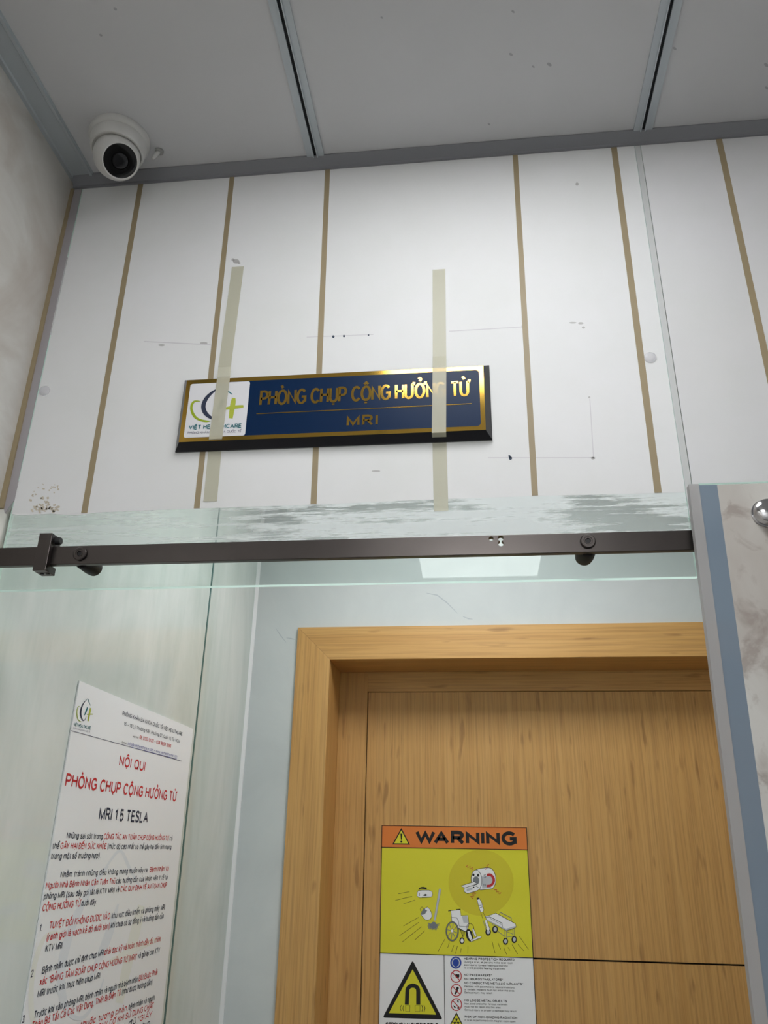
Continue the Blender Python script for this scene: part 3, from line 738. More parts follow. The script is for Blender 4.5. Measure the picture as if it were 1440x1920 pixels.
tape_strip(ov, (436, 325), (369, 953), 0.0094)
tape_strip(ov, (615, 302), (588, 945), 0.0096)
tape_strip(ov, (965, 275), (1003, 929), 0.0092)
tape_strip(ov, (1150, 268), (1234, 924), 0.0104)
# adhesive left where the film has been cut back
low = inplane([(14, 1012), (1299, 978)], YF)
edge[0].x = PX0 + 0.003
pts = edge + [Vector((PX1 - 0.0008, YF, edge[-1].z)), Vector((PX1 - 0.0008, YF, Z(0.424))), Vector((PX0 + 0.003, YF, Z(0.424)))]
obj('adhesive_residue', prism(bmesh.new(), [Vector(p) + Vector((0, 0.0001, 0)) for p in pts], (0, 0.0003, 0)), 'adhesive_smear', ov)
def bumper(px, py, parent):
    c = onY(px, py, YF)
    bm = lathe(bmesh.new(), [(0.0, 0.004), (0.004, 0.0042), (0.0075, 0.0034), (0.0095, 0.0018), (0.0097, 0.0)], c, (0, -1, 0), 24)
    obj('bumper', bm, 'clear_dot', parent, smooth=True)
bumper(1219, 671, ov); bumper(84, 733, ov)

# second glass panel, right of the joint
rp = thing('side_glass_panel', (0.8, YF, Z(0.47)), 'white filmed glass panel right of the grey joint, above the sliding door', 'glass panel')
obj('pane', nb((0.3265, YP0, Z(0.44)), (ROOM_X1 - 0.01, YP1, CEIL - 0.002)), 'clear_glass', rp)
obj('film', nb((0.3275, YF, Z(0.45)), (ROOM_X1 - 0.012, YF + 0.0005, CEIL - 0.018)), 'film_white', rp)
obj('joint_sealant', nb((0.3168, YF + 0.0002, Z(0.45)), (0.3263, YP1, CEIL - 0.018)), 'sealant', rp)
tape_strip(rp, (1344, 243), (1486, 905), 0.0104)
tape_strip(rp, (1530, 226), (1720, 890), 0.0104)

# ------------------------------------------------------------------ sliding rail under the overhead glass
YR0, YR1 = 1.050, 1.060
rl, rr = onY(100, 1025, YR0), onY(1300, 993, YR0)
RZ1 = (rl.z + rr.z) / 2; RZ0 = RZ1 - 0.0292; RZC = (RZ0 + RZ1) / 2
ra = thing('sliding_door_rail', (0, YR0, RZ0), 'dark steel flat rail bolted across the glass below the white film', 'rail')
bm = nb((XL + 0.001, YR0, RZ0), (1.6, YR1, RZ1))
bar = obj('bar', bm, 'gunmetal', ra, bevel=0.0008)
cut = bmesh.new()
h1, h2 = onY(921, 1010, YR0), onY(939, 1014, YR0)
lathe(cut, [(0, -0.02), (0.0034, -0.02), (0.0034, 0.03), (0, 0.03)], h1, (0, 1, 0), 20)
for dz in (0.0040, -0.0040):
    lathe(cut, [(0, -0.02), (0.0042, -0.02), (0.0042, 0.03), (0, 0.03)], h2 + Vector((0, 0, dz)), (0, 1, 0), 20)
cutter = obj('hole_cutter', cut, 'gunmetal')
bo = bar.modifiers.new('holes', 'BOOLEAN'); bo.object = cutter; bo.operation = 'DIFFERENCE'; bo.solver = 'EXACT'; bo.use_self = True
bpy.context.view_layer.update()
dg = bpy.context.evaluated_depsgraph_get()
me = bpy.data.meshes.new_from_object(bar.evaluated_get(dg), depsgraph=dg)
bar.modifiers.clear(); bar.data = me
bpy.data.objects.remove(cutter)
def rail_bolt(px, py):
    c = onY(px, py, YR0); c.z = RZC + 0.001
    b = obj('bolt', lathe(bmesh.new(), [(0.0, -0.001), (0.0105, -0.001), (0.0105, 0.0028), (0.0092, 0.0042), (0.0062, 0.0042), (0.0058, 0.0036), (0.0050, 0.0036), (0.0048, 0.0042), (0.0038, 0.0042), (0.0036, 0.0012), (0, 0.0012)], c, (0, -1, 0), 32), 'gunmetal', ra, smooth=True)
    obj('socket', lathe(bmesh.new(), [(0.0, 0.0014), (0.0035, 0.0014), (0.0035, 0.0030), (0.0, 0.0030)], c, (0, -1, 0), 6), 'dark_rubber', b)
    c2 = Vector((c.x, YR1, RZC - 0.0045))
    obj('standoff', lathe(bmesh.new(), [(0.0, 0.0), (0.0125, 0.0), (0.0135, 0.002), (0.0135, 0.030), (0.0125, 0.0395), (0.0, 0.0395)], c2, (0, 1, 0), 32), 'dark_rubber', ra, smooth=True)
rail_bolt(150, 1045); rail_bolt(1102, 1016)
st = thing('rail_stopper', onY(82, 1060, YR0 - 0.012), 'dark steel clamp block gripping the rail at its far end', 'door stopper')
sa, sb = onY(73, 1000, YR0 - 0.012), onY(97, 1000, YR0 - 0.012)
bm = nb((sa.x, YR0 - 0.010, RZ0 - 0.012), (sb.x, YR0 - 0.0002, RZ1 + 0.018))
box(bm, (sa.x, YR0 - 0.0002, RZ1 + 0.0003), (sb.x, YR1 + 0.008, RZ1 + 0.018)); box(bm, (sa.x, YR0 - 0.0002, RZ0 - 0.012), (sb.x, YR1 + 0.008, RZ0 - 0.0003))
obj('block', bm, 'gunmetal', st, bevel=0.0006)
obj('bump_stop', lathe(bmesh.new(), [(0, 0), (0.006, 0), (0.006, 0.006), (0.005, 0.008), (0, 0.008)], (sb.x, YR0 + 0.004, RZ1 + 0.010), (1, 0, 0), 24), 'dark_rubber', st, smooth=True)
for dx in (0.007, 0.016):
    obj('set_screw', lathe(bmesh.new(), [(0, 0.0), (0.003, 0.0), (0.003, 0.001), (0, 0.001)], (sa.x + dx, YR0 + 0.006, RZ0 - 0.012), (0, 0, -1), 16), 'dark_rubber', st)

# ------------------------------------------------------------------ sliding glass door, pushed open to the right
YS0, YS1 = 1.020, 1.030
sd = thing('sliding_glass_door', (0.8, YS0, 0.02), 'frameless sliding glass door with marbled film and blue edge, pushed open', 'door')
tl = onY(1312, 908, YS0); x_l = 0.3005; top = tl.z
def lean(pts, name, mat, y0, y1):
    return obj(name, prism(bmesh.new(), [(x, y0, z) for x, z in pts], (0, y1 - y0, 0)), mat, sd)
bl = 0.291 - 0.020          # the door hangs slightly out of plumb
dxz = lambda x, z: x + (z - top) * 0.0235
SX = 1.55
lean([(dxz(0.312, 0.02), 0.02), (SX, 0.02), (SX, top), (0.312, top)], 'glass_pane', 'clear_glass', YS0 + 0.0005, YS1)
lean([(0.336, top), (dxz(0.336, 0.02), 0.02), (SX, 0.02), (SX, top - 0.0015), (0.336, top - 0.0015)][1:], 'marbled_film', 'marble_door', YS0, YS0 + 0.0004)
lean([(0.3118, top - 0.0015), (dxz(0.3118, 0.02), 0.02), (dxz(0.336, 0.02), 0.02), (0.336, top - 0.0015)], 'edge_tape', 'blue_tape', YS0, YS0 + 0.0004)
bm = bmesh.new()
for a, b, ya, yb in ((0.2985, 0.312, YS0 - 0.001, YS0 + 0.0015), (0.2985, 0.312, YS1 - 0.0015, YS1 + 0.001), (0.2985, 0.3005, YS0 + 0.0015, YS1 - 0.0015)):
    prism(bm, [(a, ya, top), (dxz(a, 0.02), ya, 0.02), (dxz(b, 0.02), ya, 0.02), (b, ya, top)], (0, yb - ya, 0))
obj('edge_seal', bm, 'edge_seal', sd)
obj('top_edge', nb((0.312, YS0 + 0.0005, top), (SX, YS1, top + 0.0015)), 'glass_edge', sd)
kc = onY(1442, 957, YS0 - 0.012)
kc.y = YS0
obj('roller_bolt', lathe(bmesh.new(), [(0, 0.016), (0.012, 0.016), (0.0165, 0.013), (0.018, 0.009), (0.018, 0.003), (0.0195, 0.003), (0.0195, 0.0), (0, 0)], kc, (0, -1, 0), 36), 'chrome', sd, smooth=True)
kc2 = kc.copy(); kc2.x = 1.4
obj('roller_bolt', lathe(bmesh.new(), [(0, 0.016), (0.012, 0.016), (0.0165, 0.013), (0.018, 0.009), (0.018, 0.003), (0.0195, 0.003), (0.0195, 0.0), (0, 0)], kc2, (0, -1, 0), 36), 'chrome', sd, smooth=True)
for k in (kc, kc2):
    obj('roller', lathe(bmesh.new(), [(0, YS1 - YS0), (0.010, YS1 - YS0), (0.010, 0.020), (0.016, 0.020), (0.016, 0.0295), (0.0, 0.0295)], k, (0, 1, 0), 28), 'gunmetal', sd, smooth=True)

# ------------------------------------------------------------------ room sign
YS = YF - 0.018
sg = thing('room_sign', onY(625, 760, YF), 'navy wall plaque with gold lettering and white clinic emblem above the rail', 'sign')
front = inplane([(349, 713.5), (907, 686), (910, 806), (337, 829.5)], YS)
fx0 = (front[0].x + front[3].x) / 2; fx1 = (front[1].x + front[2].x) / 2
fz1 = (front[0].z + front[1].z) / 2; fz0 = (front[2].z + front[3].z) / 2
bm = bmesh.new()
BV = 0.010
a = [bm.verts.new(v) for v in ((fx0 - BV, YF - 0.0012, fz0 - BV), (fx1 + BV, YF - 0.0012, fz0 - BV), (fx1 + BV, YF - 0.0012, fz1 + BV), (fx0 - BV, YF - 0.0012, fz1 + BV))]
a2 = [bm.verts.new((v.co.x, YF - 0.004, v.co.z)) for v in a]
b = [bm.verts.new(v) for v in ((fx0, YS, fz0), (fx1, YS, fz0), (fx1, YS, fz1), (fx0, YS, fz1))]
bm.faces.new(a); bm.faces.new(list(reversed(b)))
for k in range(4):
    j = (k + 1) % 4
    bm.faces.new((a[k], a[j], a2[j], a2[k])); bm.faces.new((a2[k], a2[j], b[j], b[k]))
obj('backing_board', bm, 'sign_bevel', sg)
place_sign = lambda px, py: onY(px, py, YS)
def rrect(x0, z0, x1, z1, r, n=6):
    out = []
    for cx_, cz_, s in ((x1 - r, z1 - r, 0), (x0 + r, z1 - r, 90), (x0 + r, z0 + r, 180), (x1 - r, z0 + r, 270)):
        for k in range(n + 1):
            t = math.radians(s + 90 * k / n); out.append((cx_ + r * math.cos(t), cz_ + r * math.sin(t)))
    return out
GW = 0.0072
bm = bmesh.new(); yy = YS - 0.0004
outer = rrect(fx0, fz0, fx1, fz1, 0.0006); inner = rrect(fx0 + GW, fz0 + GW, fx1 - GW, fz1 - GW, 0.006)
ov_ = [bm.verts.new((x, yy, z)) for x, z in outer]; iv_ = [bm.verts.new((x, yy, z)) for x, z in inner]
for k in range(len(ov_)):
    j = (k + 1) % len(ov_); bm.faces.new((ov_[k], ov_[j], iv_[j], iv_[k]))
obj('gold_border', bm, 'gold', sg)
obj('face', prism(bmesh.new(), [(x, YS - 0.0003, z) for x, z in inner], (0, 0.0003, 0)), 'sign_navy', sg)
K = lambda u, v: (330 + u / 9.6, 690 + v / 9.6)
lg = inplane([K(262, 290), K(1340, 245), K(1240, 1215), K(140, 1262)], YS)
lx0 = (lg[0].x + lg[3].x) / 2; lx1 = (lg[1].x + lg[2].x) / 2; lz0 = (lg[2].z + lg[3].z) / 2; lz1 = (lg[0].z + lg[1].z) / 2
obj('emblem_plate', prism(bmesh.new(), [(x, YS - 0.0006, z) for x, z in rrect(lx0, lz0, lx1, lz1, 0.004)], (0, 0.0002, 0)), 'paper_white', sg)
sh = Sheet(place_sign, (0, -1, 0)); B0 = 6
fx = lambda x, y: K(230 + x - (y - 300) * 0.06, 330 + y)
clinic_logo(sh, fx, 1 / 9.6, ('ink_navy', 'ink_teal', 'ink_green', 'ink_lime'), B0)
sh.text('VIỆT HEALTHCARE', K(228, 1115), K(1180, 1080), 78 / 9.6, 'ink_teal', 0.19, B0 + 2)
sh.text('PHÒNG KHÁM ĐA KHOA QUỐC TẾ', K(212, 1192), K(1176, 1160), 40 / 9.6, 'ink_violet', 0.12, B0 + 2)
sh.done('emblem', sg)
sh = Sheet(place_sign, (0, -1, 0)); J = lambda u, v: (470 + u / 3.2, 680 + v / 3.2)
sh.text('PHÒNG CHỤP CỘNG HƯỞNG TỪ', J(50, 262), J(1318, 203), 93 / 3.2, 'gold', 0.145, 6, air=0.06)
sh.text('MRI', J(575, 384), J(763, 376), 66 / 3.2, 'gold', 0.19, 6, air=0.16)
sh.strip([J(35, 308), J(1327, 247)], 4.5 / 3.2, 'gold', 6)
sh.done('gold_lettering', sg)

# packing tapes pasted over the plaque
def long_tape(path, name_label, w):
    """path: points (px, py, y); a ribbon that follows film, plaque face and film again"""
    bm = bmesh.new(); rows = []
    for px, py, y in path:
        c = onY(px, py, y)
        rows.append([bm.verts.new((c.x - w / 2, y, c.z)), bm.verts.new((c.x + w / 2, y, c.z)), bm.verts.new((c.x + w / 2, y + 0.00012, c.z)), bm.verts.new((c.x - w / 2, y + 0.00012, c.z))])
    for r0, r1 in zip(rows, rows[1:]):
        for k in range(4):
            bm.faces.new((r0[k], r0[(k + 1) % 4], r1[(k + 1) % 4], r1[k]))
    bm.faces.new(rows[0]); bm.faces.new(list(reversed(rows[-1])))
    o = obj('packing_tape', bm, 'packing_tape')
    tag(o, name_label, 'tape')
    return o
YA, YBf = YF - 0.0012, YS - 0.0022
long_tape([(446, 500, YA), (421, 688, YA), (419.5, 706, YBf), (404, 823, YBf), (403, 843, YA), (394, 940, YA)], 'cream translucent tape stuck down over the white emblem of the plaque', 0.0222)
long_tape([(823, 505, YA), (824, 668, YA), (824, 688, YBf), (823, 811, YBf), (824, 828, YA), (827, 958, YA)], 'cream translucent tape stuck down over the gold lettering of the plaque', 0.0222)

# ------------------------------------------------------------------ ceiling camera
bc = onZ(219, 294, CEIL - 0.045)
SB = Vector((bc.x, bc.y - 0.002, CEIL))
sc = thing('security_camera', SB, 'white dome security camera with black lens in the ceiling corner', 'camera')
obj('mounting_base', lathe(bmesh.new(), [(0, 0.0), (0.0545, 0.0), (0.0552, 0.004), (0.054, 0.009), (0.0515, 0.0125), (0.0498, 0.0132), (0.0502, 0.015), (0.0482, 0.032), (0.0462, 0.0358), (0.0438, 0.0362), (0.0425, 0.033), (0, 0.027)], SB, (0, 0, -1), 56), 'white_plastic', sc, smooth=True)
look = ((EYE - bc).normalized() + cr * 0.22 + cd * 0.26).normalized()
R = 0.0415; F = R / 0.0475
prof = [(R * math.sin(t), R * math.cos(t)) for t in [math.radians(a) for a in range(46, 181, 6)]] + [(0, -R)]
prof = [(r * F, h * F) for r, h in ((0.0, 0.0385), (0.0335, 0.0385), (0.0342, 0.0405), (0.0365, 0.0405))] + [p for p in prof if p[1] < 0.033 * F]
obj('eyeball_housing', lathe(bmesh.new(), prof, bc, look, 56), 'white_plastic', sc, smooth=True)
obj('lens_cover', lathe(bmesh.new(), [(r * F, h * F) for r, h in ((0.0338, 0.0386), (0.0338, 0.0398), (0.0325, 0.0404), (0.018, 0.0404), (0.0165, 0.0388), (0, 0.0388))], bc, look, 48), 'black_gloss', sc, smooth=True)
obj('lens', lathe(bmesh.new(), [(r * F, h * F) for r, h in ((0.0150, 0.0388), (0.0150, 0.0402), (0.012, 0.0412), (0.006, 0.0418), (0, 0.0420))], bc, look, 40), 'lens_dark', sc, smooth=True)
# plastic anchor left hanging from the ceiling
wc = onZ(299, 283, CEIL)
wp = thing('wall_anchor', wc, 'clear plastic screw anchor poking out of the ceiling beside the camera', 'wall anchor')
obj('collar', lathe(bmesh.new(), [(0, 0), (0.008, 0), (0.008, 0.003), (0.006, 0.005), (0, 0.005)], wc, (0, 0, -1), 20), 'plug_plastic', wp, smooth=True)
obj('stem', lathe(bmesh.new(), [(0, 0.003), (0.004, 0.003), (0.0045, 0.010), (0.0035, 0.022), (0.002, 0.027), (0, 0.027)], wc, (-0.35, -0.2, -1), 14), 'white_plastic', wp, smooth=True)

# ------------------------------------------------------------------ printed notice on the left glass
XP = GX + 0.003
po = thing('notice_poster', (XP, 1.75, Z(-0.55)), 'tall white printed notice in red and navy text on the green glass', 'poster')
py0, py1, pz1, pz0 = 1.437, 2.090, Z(0.287), Z(-0.62)
obj('board', nb((GX + 0.0003, py0, pz0), (XP, py1, pz1)), 'board_white', po)
place_po = lambda px, py: onX(px, py, XP)
def bil(tl, tr, bl_, br):
    def f(x, y):
        u, v = x / 1000.0, y / 640.0
        return tuple((tl[i] * (1 - u) + tr[i] * u) * (1 - v) + (bl_[i] * (1 - u) + br[i] * u) * v for i in (0, 1))
    return f
sh = Sheet(place_po, (1, 0, 0))
clinic_logo(sh, bil((92, 1590), (330, 1592), (20, 1980), (275, 1890)), 0.20, ('wash_blue', 'wash_blue', 'wash_green', 'wash_green'), 1)
sh.done('watermark', po)
sh = Sheet(place_po, (1, 0, 0))
clinic_logo(sh, bil((146, 1303), (178, 1315), (140, 1351), (171, 1358)), 0.032, ('ink_navy', 'ink_teal', 'ink_green', 'ink_lime'), 4)
sh.text('VIỆT HEALTHCARE', (137.5, 1361), (169.5, 1368), 6.5, 'ink_teal', 0.16, 4)
sh.text('PHÒNG KHÁM ĐA KHOA QUỐC TẾ', (136.5, 1366.5), (168, 1374), 3.2, 'ink_violet', 0.12, 4)
sh.done('emblem', po)
sh = Sheet(place_po, (1, 0, 0))
sh.strip([(133, 1369.8), (340, 1427)], 0.9, 'ink_violet', 4)
for s, a_, b_, cap, col, bo_ in (
    ('PHÒNG KHÁM ĐA KHOA QUỐC TẾ VIỆT HEALTHCARE', (229, 1341), (341, 1380), 8.5, 'ink_navy', 0.14),
    ('16 – 18 Lý Thường Kiệt, Phường 07, Quận 10, Tp. HCM', (232, 1360), (336, 1393), 7.5, 'ink_navy', 0.13),
    ('Hot line:', (248.5, 1382.5), (259.5, 1385.2), 4.5, 'ink_black', 0.12),
    ('08 0133 0133 – 028 9999 2899', (261, 1385.5), (320, 1402), 7.5, 'ink_red', 0.16),
    ('Email:', (228, 1393.5), (237.5, 1396.5), 4.5, 'ink_black', 0.12),
    ('info@viethealthcare.com – www.viethealthcare.com', (239, 1397), (331.5, 1421), 6.5, 'ink_blue', 0.12)):
    sh.text(s, a_, b_, cap, col, bo_, 4)
sh.strip([(239, 1399), (331.5, 1423)], 0.7, 'ink_blue', 4)
sh.done('letterhead', po)
for args in (('NỘI QUI', (222.5, 1436), (270.7, 1446.5), 21, 'ink_red'), ('PHÒNG CHỤP CỘNG HƯỞNG TỪ', (121, 1475), (329.5, 1503.5), 26.5, 'ink_red'), ('MRI 1.5 TESLA', (184.3, 1537.5), (276, 1543.5), 25, 'ink_navy')):
    sh = Sheet(place_po, (1, 0, 0))
    sh.text(*args, 0.17, 4)
    sh.done('heading_line', po)
N_, R_ = 'ink_navy', 'ink_red'
body = [
 ('Những sai sót trong', (124.2, 1572), (191.5, 1573.5), N_), ('CÔNG TÁC AN TOÀN CHỤP CỘNG HƯỞNG TỪ', (193.8, 1573.5), (315.7, 1576.3), R_), ('có', (317.5, 1576.4), (322.5, 1576.6), N_),
 ('thể', (97.5, 1592), (110, 1591.8), N_), ('GÂY HẠI ĐẾN SỨC KHỎE', (112.5, 1591.6), (198.4, 1591.8), R_), ('(mức độ cao nhất có thể gây hại đến tính mạng', (201, 1592), (320.5, 1592.5), N_),
 ('trong một số trường hợp).', (94.6, 1611), (187, 1609.4), N_),
 ('Nhằm tránh những điều không mong muốn xảy ra,', (112.5, 1645.6), (276.8, 1635.6), N_), ('Bệnh Nhân Và', (280, 1635.3), (315.7, 1633), R_),
 ('Người Nhà Bệnh Nhân Cần Tuân Thủ', (85.3, 1666.4), (215, 1657.2), R_), ('các hướng dẫn của Nhân viên Y tế tại', (217, 1657), (313.7, 1649), N_),
 ('phòng MRI (sau đây gọi tắt là KTV MRI) và', (81.4, 1686.8), (222.4, 1672.8), N_), ('CÁC QUY ĐỊNH VỀ AN TOÀN CHỤP', (225, 1672.6), (312, 1663.5), R_),
 ('CỘNG HƯỞNG TỪ', (78.5, 1709), (149.8, 1699.8), R_), ('dưới đây.', (151.4, 1699.4), (180.5, 1696.2), N_),
 ('1.', (73.3, 1746.7), (77.5, 1746), N_), ('TUYỆT ĐỐI KHÔNG ĐƯỢC VÀO', (91.5, 1742), (205.5, 1723.3), R_), ('khu vực điều khiển và phòng máy MRI', (208.4, 1723), (308.4, 1706), N_),
 ('(ranh giới là vạch kẻ đỏ dưới sàn)', (86.7, 1764), (204.4, 1741.5), R_), ('khi chưa có sự đồng ý và hướng dẫn của', (206.7, 1741), (306, 1722), N_),
 ('KTV MRI.', (84, 1785.5), (116.7, 1779), N_),
 ('2.', (56.7, 1833), (62.3, 1831.5), N_), ('Bệnh nhân được chỉ định chụp MRI', (77.8, 1826.7), (193.3, 1791.5), N_), ('phải đọc kỹ và hoàn thành đầy đủ, chính', (195, 1791), (300.4, 1765.5), R_),
 ('xác “BẢNG TẦM SOÁT CHỤP CỘNG HƯỞNG TỪ (MRI)”', (73.3, 1848), (255.5, 1799), R_), ('và gửi lại cho KTV', (257.8, 1798), (299, 1786), N_),
 ('MRI trước khi thực hiện chụp MRI.', (69, 1871), (187.8, 1834.5), N_),
 ('3.', (40, 1919), (46, 1917), N_), ('Trước khi vào phòng MRI, bệnh nhân và người nhà bệnh nhân', (62, 1911), (257.8, 1841), N_), ('Bắt Buộc Phải', (259.5, 1840), (294.4, 1827.5), R_),
 ('Tháo Bỏ Tất Cả Các Vật Dụng, Thiết Bị Điện Tử', (58, 1931), (225.5, 1866.5), R_), ('(như được hướng dẫn).', (227.8, 1865.5), (285.5, 1846), N_),
 ('4.', (36, 1976), (41, 1974), N_), ('Khi có chỉ định', (54, 1967), (118, 1940), N_), ('tiêm thuốc tương phản,', (121, 1939), (239, 1894.5), R_), ('bệnh nhân và người', (240.5, 1894), (289, 1875.5), N_),
 ('nhà ký GIẤY CAM ĐOAN NGUY CƠ KHI SỬ DỤNG CHẤT', (50, 1986), (287.3, 1890), R_),
 ('TƯƠNG PHẢN', (48, 2007), (100, 1985), R_), ('và khai báo đầy đủ', (104, 1983), (254, 1919), N_), ('“GIẤY', (257, 1917.5), (284.4, 1906), R_),
 ('CAM KẾT” của phòng khám trước khi chụp.', (46, 2028), (282, 1921), N_)]
sh = Sheet(place_po, (1, 0, 0))
for s, a_, b_, col in body:
    big = 11.8 + (330 - a_[0]) / 330 * 1.2 if a_[1] > 1700 else 11.2
    far = 1.0 - max(0, a_[0] - 60) / 330 * 0.32
    sh.text(s, a_, b_, (big + 1.6) * far, col, 0.15, 4)
sh.done('body_text', po)

# ------------------------------------------------------------------ warning sign on the oak door
YW = YD + 0.001
ws = thing('warning_sign', (-0.086, YW, Z(-0.6)), 'orange and yellow warning board on the oak door with magnet triangle', 'sign')
wx0, wx1, wz1, wz0 = -0.3245, 0.1515, Z(0.0735), Z(-0.62)
YWF = YW - 0.0025
wb = nb((wx0, YWF, wz0), (wx1, YD + 0.0038, wz1))
obj('board', wb, 'board_white', ws)
pw = lambda px, py: onY(px, py, YWF)
A = lambda u, v: (680 + u / 4.0, 1520 + v / 4.0)
A5 = lambda u, v: (820 + u / 7.579, 1600 + v / 7.579)
A6 = lambda u, v: (720 + u / 9.0, 1640 + v / 9.0)
A4 = lambda u, v: (820 + u / 7.579, 1770 + v / 7.579)
def zrect(sh, x0, x1, z0, z1, mat, layer):
    vs = [sh.bm.verts.new((x, YWF - 0.00012 * layer, z)) for x, z in ((x0, z0), (x1, z0), (x1, z1), (x0, z1))]
    sh.bm.faces.new(vs).material_index = sh.mi(mat)
zh = onY(850, 1590.5, YWF).z; zy = onY(850, 1790.7, YWF).z; xm = onY(833.5, 1860, YWF).x
t_ = 0.0016
sh = Sheet(pw, (0, -1, 0))
zrect(sh, wx0, wx1, zh, wz1, 'ink_orange', 1)
sh.poly([A(290, 130), A(355, 255), A(222, 253)], 'ink_black', 2); sh.poly([A(290, 148), A(341, 246), A(236, 245)], 'ink_yellow', 3)
sh.poly([A(283, 172), A(298, 172), A(294, 218), A(287, 218)], 'ink_black', 4); sh.ell(A(290, 233), 1.9, 1.9, 'ink_black', 4)
sh.text('WARNING', A(395, 252), A(1158, 263), 106 / 4, 'ink_black', 0.255, 3, air=0.03)
sh.done('header', ws)
sh = Sheet(pw, (0, -1, 0))
for x0, x1, z0, z1 in ((wx0, wx0 + t_ * 1.3, wz0, wz1), (wx1 - t_ * 1.3, wx1, wz0, wz1), (wx0, wx1, wz1 - t_, wz1), (wx0, wx1, zh - t_, zh + t_ * 0.2), (wx0, wx1, zy - t_, zy + t_ * 0.2), (xm - t_ * 0.6, xm + t_ * 0.6, wz0, zy)):
    zrect(sh, x0, x1, z0, z1, 'ink_black', 10)
sh.done('border_lines', ws)

sh = Sheet(pw, (0, -1, 0))
zrect(sh, wx0, wx1, zy, zh, 'ink_yellow', 1)
sh.ell(A(888, 540), 61, 62, 'ink_yellow_deep', 2, 48)
# motion lines
dl = 'ink_dark_line'
sh.lines([(A6(240, 322), A6(430, 288)), (A6(190, 435), A6(472, 365)), (A6(330, 490), A6(525, 430)), (A6(330, 865), A6(585, 720)), (A6(262, 1030), A6(592, 800)), (A6(305, 1138), A6(630, 880)), (A6(520, 1105), A6(690, 945)),
          (A6(912, 1295), A6(1030, 1085)), (A6(1075, 1235), A6(1100, 1150)), (A6(1138, 1305), A6(1180, 1190)), (A6(1208, 1335), A6(1240, 1200)), (A6(1290, 1315), A6(1302, 1245)), (A6(1415, 1330), A6(1418, 1205)),
          (A(970, 980), A(993, 1068)), (A(1015, 993), A(1035, 1040)), (A(1058, 1030), A(1080, 1078)), (A(1090, 1025), A(1105, 1048)), (A(1120, 1005), A(1163, 1075)), (A(1165, 1003), A(1208, 1050)), (A(1175, 943), A(1243, 1040))], 0.75, dl, 3)
OL, WH = 'ink_black', 'board_white'
lw = 0.75
# floor polisher, bucket, mop
can = [(560, 300), (580, 270), (640, 262), (760, 262), (810, 285), (822, 330), (805, 372), (760, 382), (600, 388), (556, 360)]
sh.outlined([A6(*q) for q in can], WH, OL, lw, 4)
sh.strip([A6(*q) for q in smooth_line([(585, 260), (610, 228), (660, 222), (720, 236)])], [0.6, .8, 1.2, 1.6, 2, 2.2, 2.4, 2.6, 2.8, 3, 3.2, 3.4, 3.6, 3.6, 3.6, 3.6, 3.6, 3.4, 3][:19], OL, 6)
sh.strip([A6(600, 305), A6(598, 360)], 0.8, OL, 6); sh.poly([A6(650, 350), A6(700, 325), A6(735, 345), A6(700, 360)], OL, 6)
sh.strip([A6(640, 380), A6(770, 378)], 1.4, 'ink_grey', 6)
buck = [(618, 668), (660, 590), (730, 545), (768, 575), (800, 640), (812, 700), (785, 750), (735, 770), (690, 755), (655, 715)]
sh.outlined([A6(*q) for q in buck], WH, OL, lw, 4)
sh.poly([A6(620, 665), A6(650, 595), A6(720, 548), A6(745, 580), A6(690, 665), A6(640, 678)], 'ink_grey', 6); sh.ell(A6(722, 580), 3.0, 2.4, WH, 7)
sh.ring(A6(640, 585), 3.0, 4.2, 0.7, OL, 5)
sh.outlined([A6(930, 235), A6(965, 240), A6(872, 775), A6(838, 768)], 'ink_pale_grey', 'ink_grey', 0.5, 4)
for k in range(26):
    t = math.pi * (0.02 + 1.25 * k / 25) - 0.35; rr_ = random.uniform(70, 110)
    sh.strip([A6(835 + 20 * math.cos(t), 850 + 10 * math.sin(t)), A6(835 + rr_ * math.cos(t), 855 + rr_ * 0.9 * math.sin(t))], 0.9, 'ink_grey', 5 + k % 2)
sh.ell(A6(838, 850), 5.5, 6.2, 'ink_grey', 7)
# scanner
body_ = smooth_line([(545, 235), (620, 215), (735, 205), (795, 245), (828, 330), (826, 425), (785, 497), (700, 512), (608, 522)])
sh.outlined([A5(*q) for q in body_], WH, OL, 0.9, 4)
sh.poly([A5(620, 330), A5(760, 318), A5(792, 380), A5(760, 490), A5(640, 500)], 'ink_pale_grey', 6)
sh.outlined([A5(*q) for q in ellp((556, 378), 76, 142, 30, -0.06)], WH, OL, 0.9, 7)
sh.ell(A5(550, 388), 46 / 7.58, 60 / 7.58, 'ink_grey', 9)
sh.ell(A5(512, 306), 2.2, 2.4, OL, 9); sh.ell(A5(580, 312), 2.0, 2.8, OL, 9)
sh.outlined([A5(*q) for q in ((384, 490), (520, 452), (612, 500), (560, 532), (430, 572), (378, 542))], WH, OL, 0.8, 10)
sh.outlined([A5(*q) for q in ((335, 462), (525, 402), (562, 436), (388, 492))], WH, OL, 0.8, 12)
sh.poly([A5(415, 505), A5(500, 483), A5(500, 515), A5(420, 540)], 'ink_pale_grey', 12); sh.ell(A5(517, 482), 1.5, 1.2, OL, 13)
sh.strip([A5(*q) for q in smooth_line([(703, 310), (755, 305), (795, 350), (798, 405), (760, 455), (700, 465)])], 4.7, 'ink_prohibition', 9)
sh.text('S', A5(658, 352), A5(695, 350), 50 / 7.6, 'ink_grey', 0.16, 9); sh.text('N', A5(656, 472), A5(690, 470), 40 / 7.6, 'ink_grey', 0.16, 9)
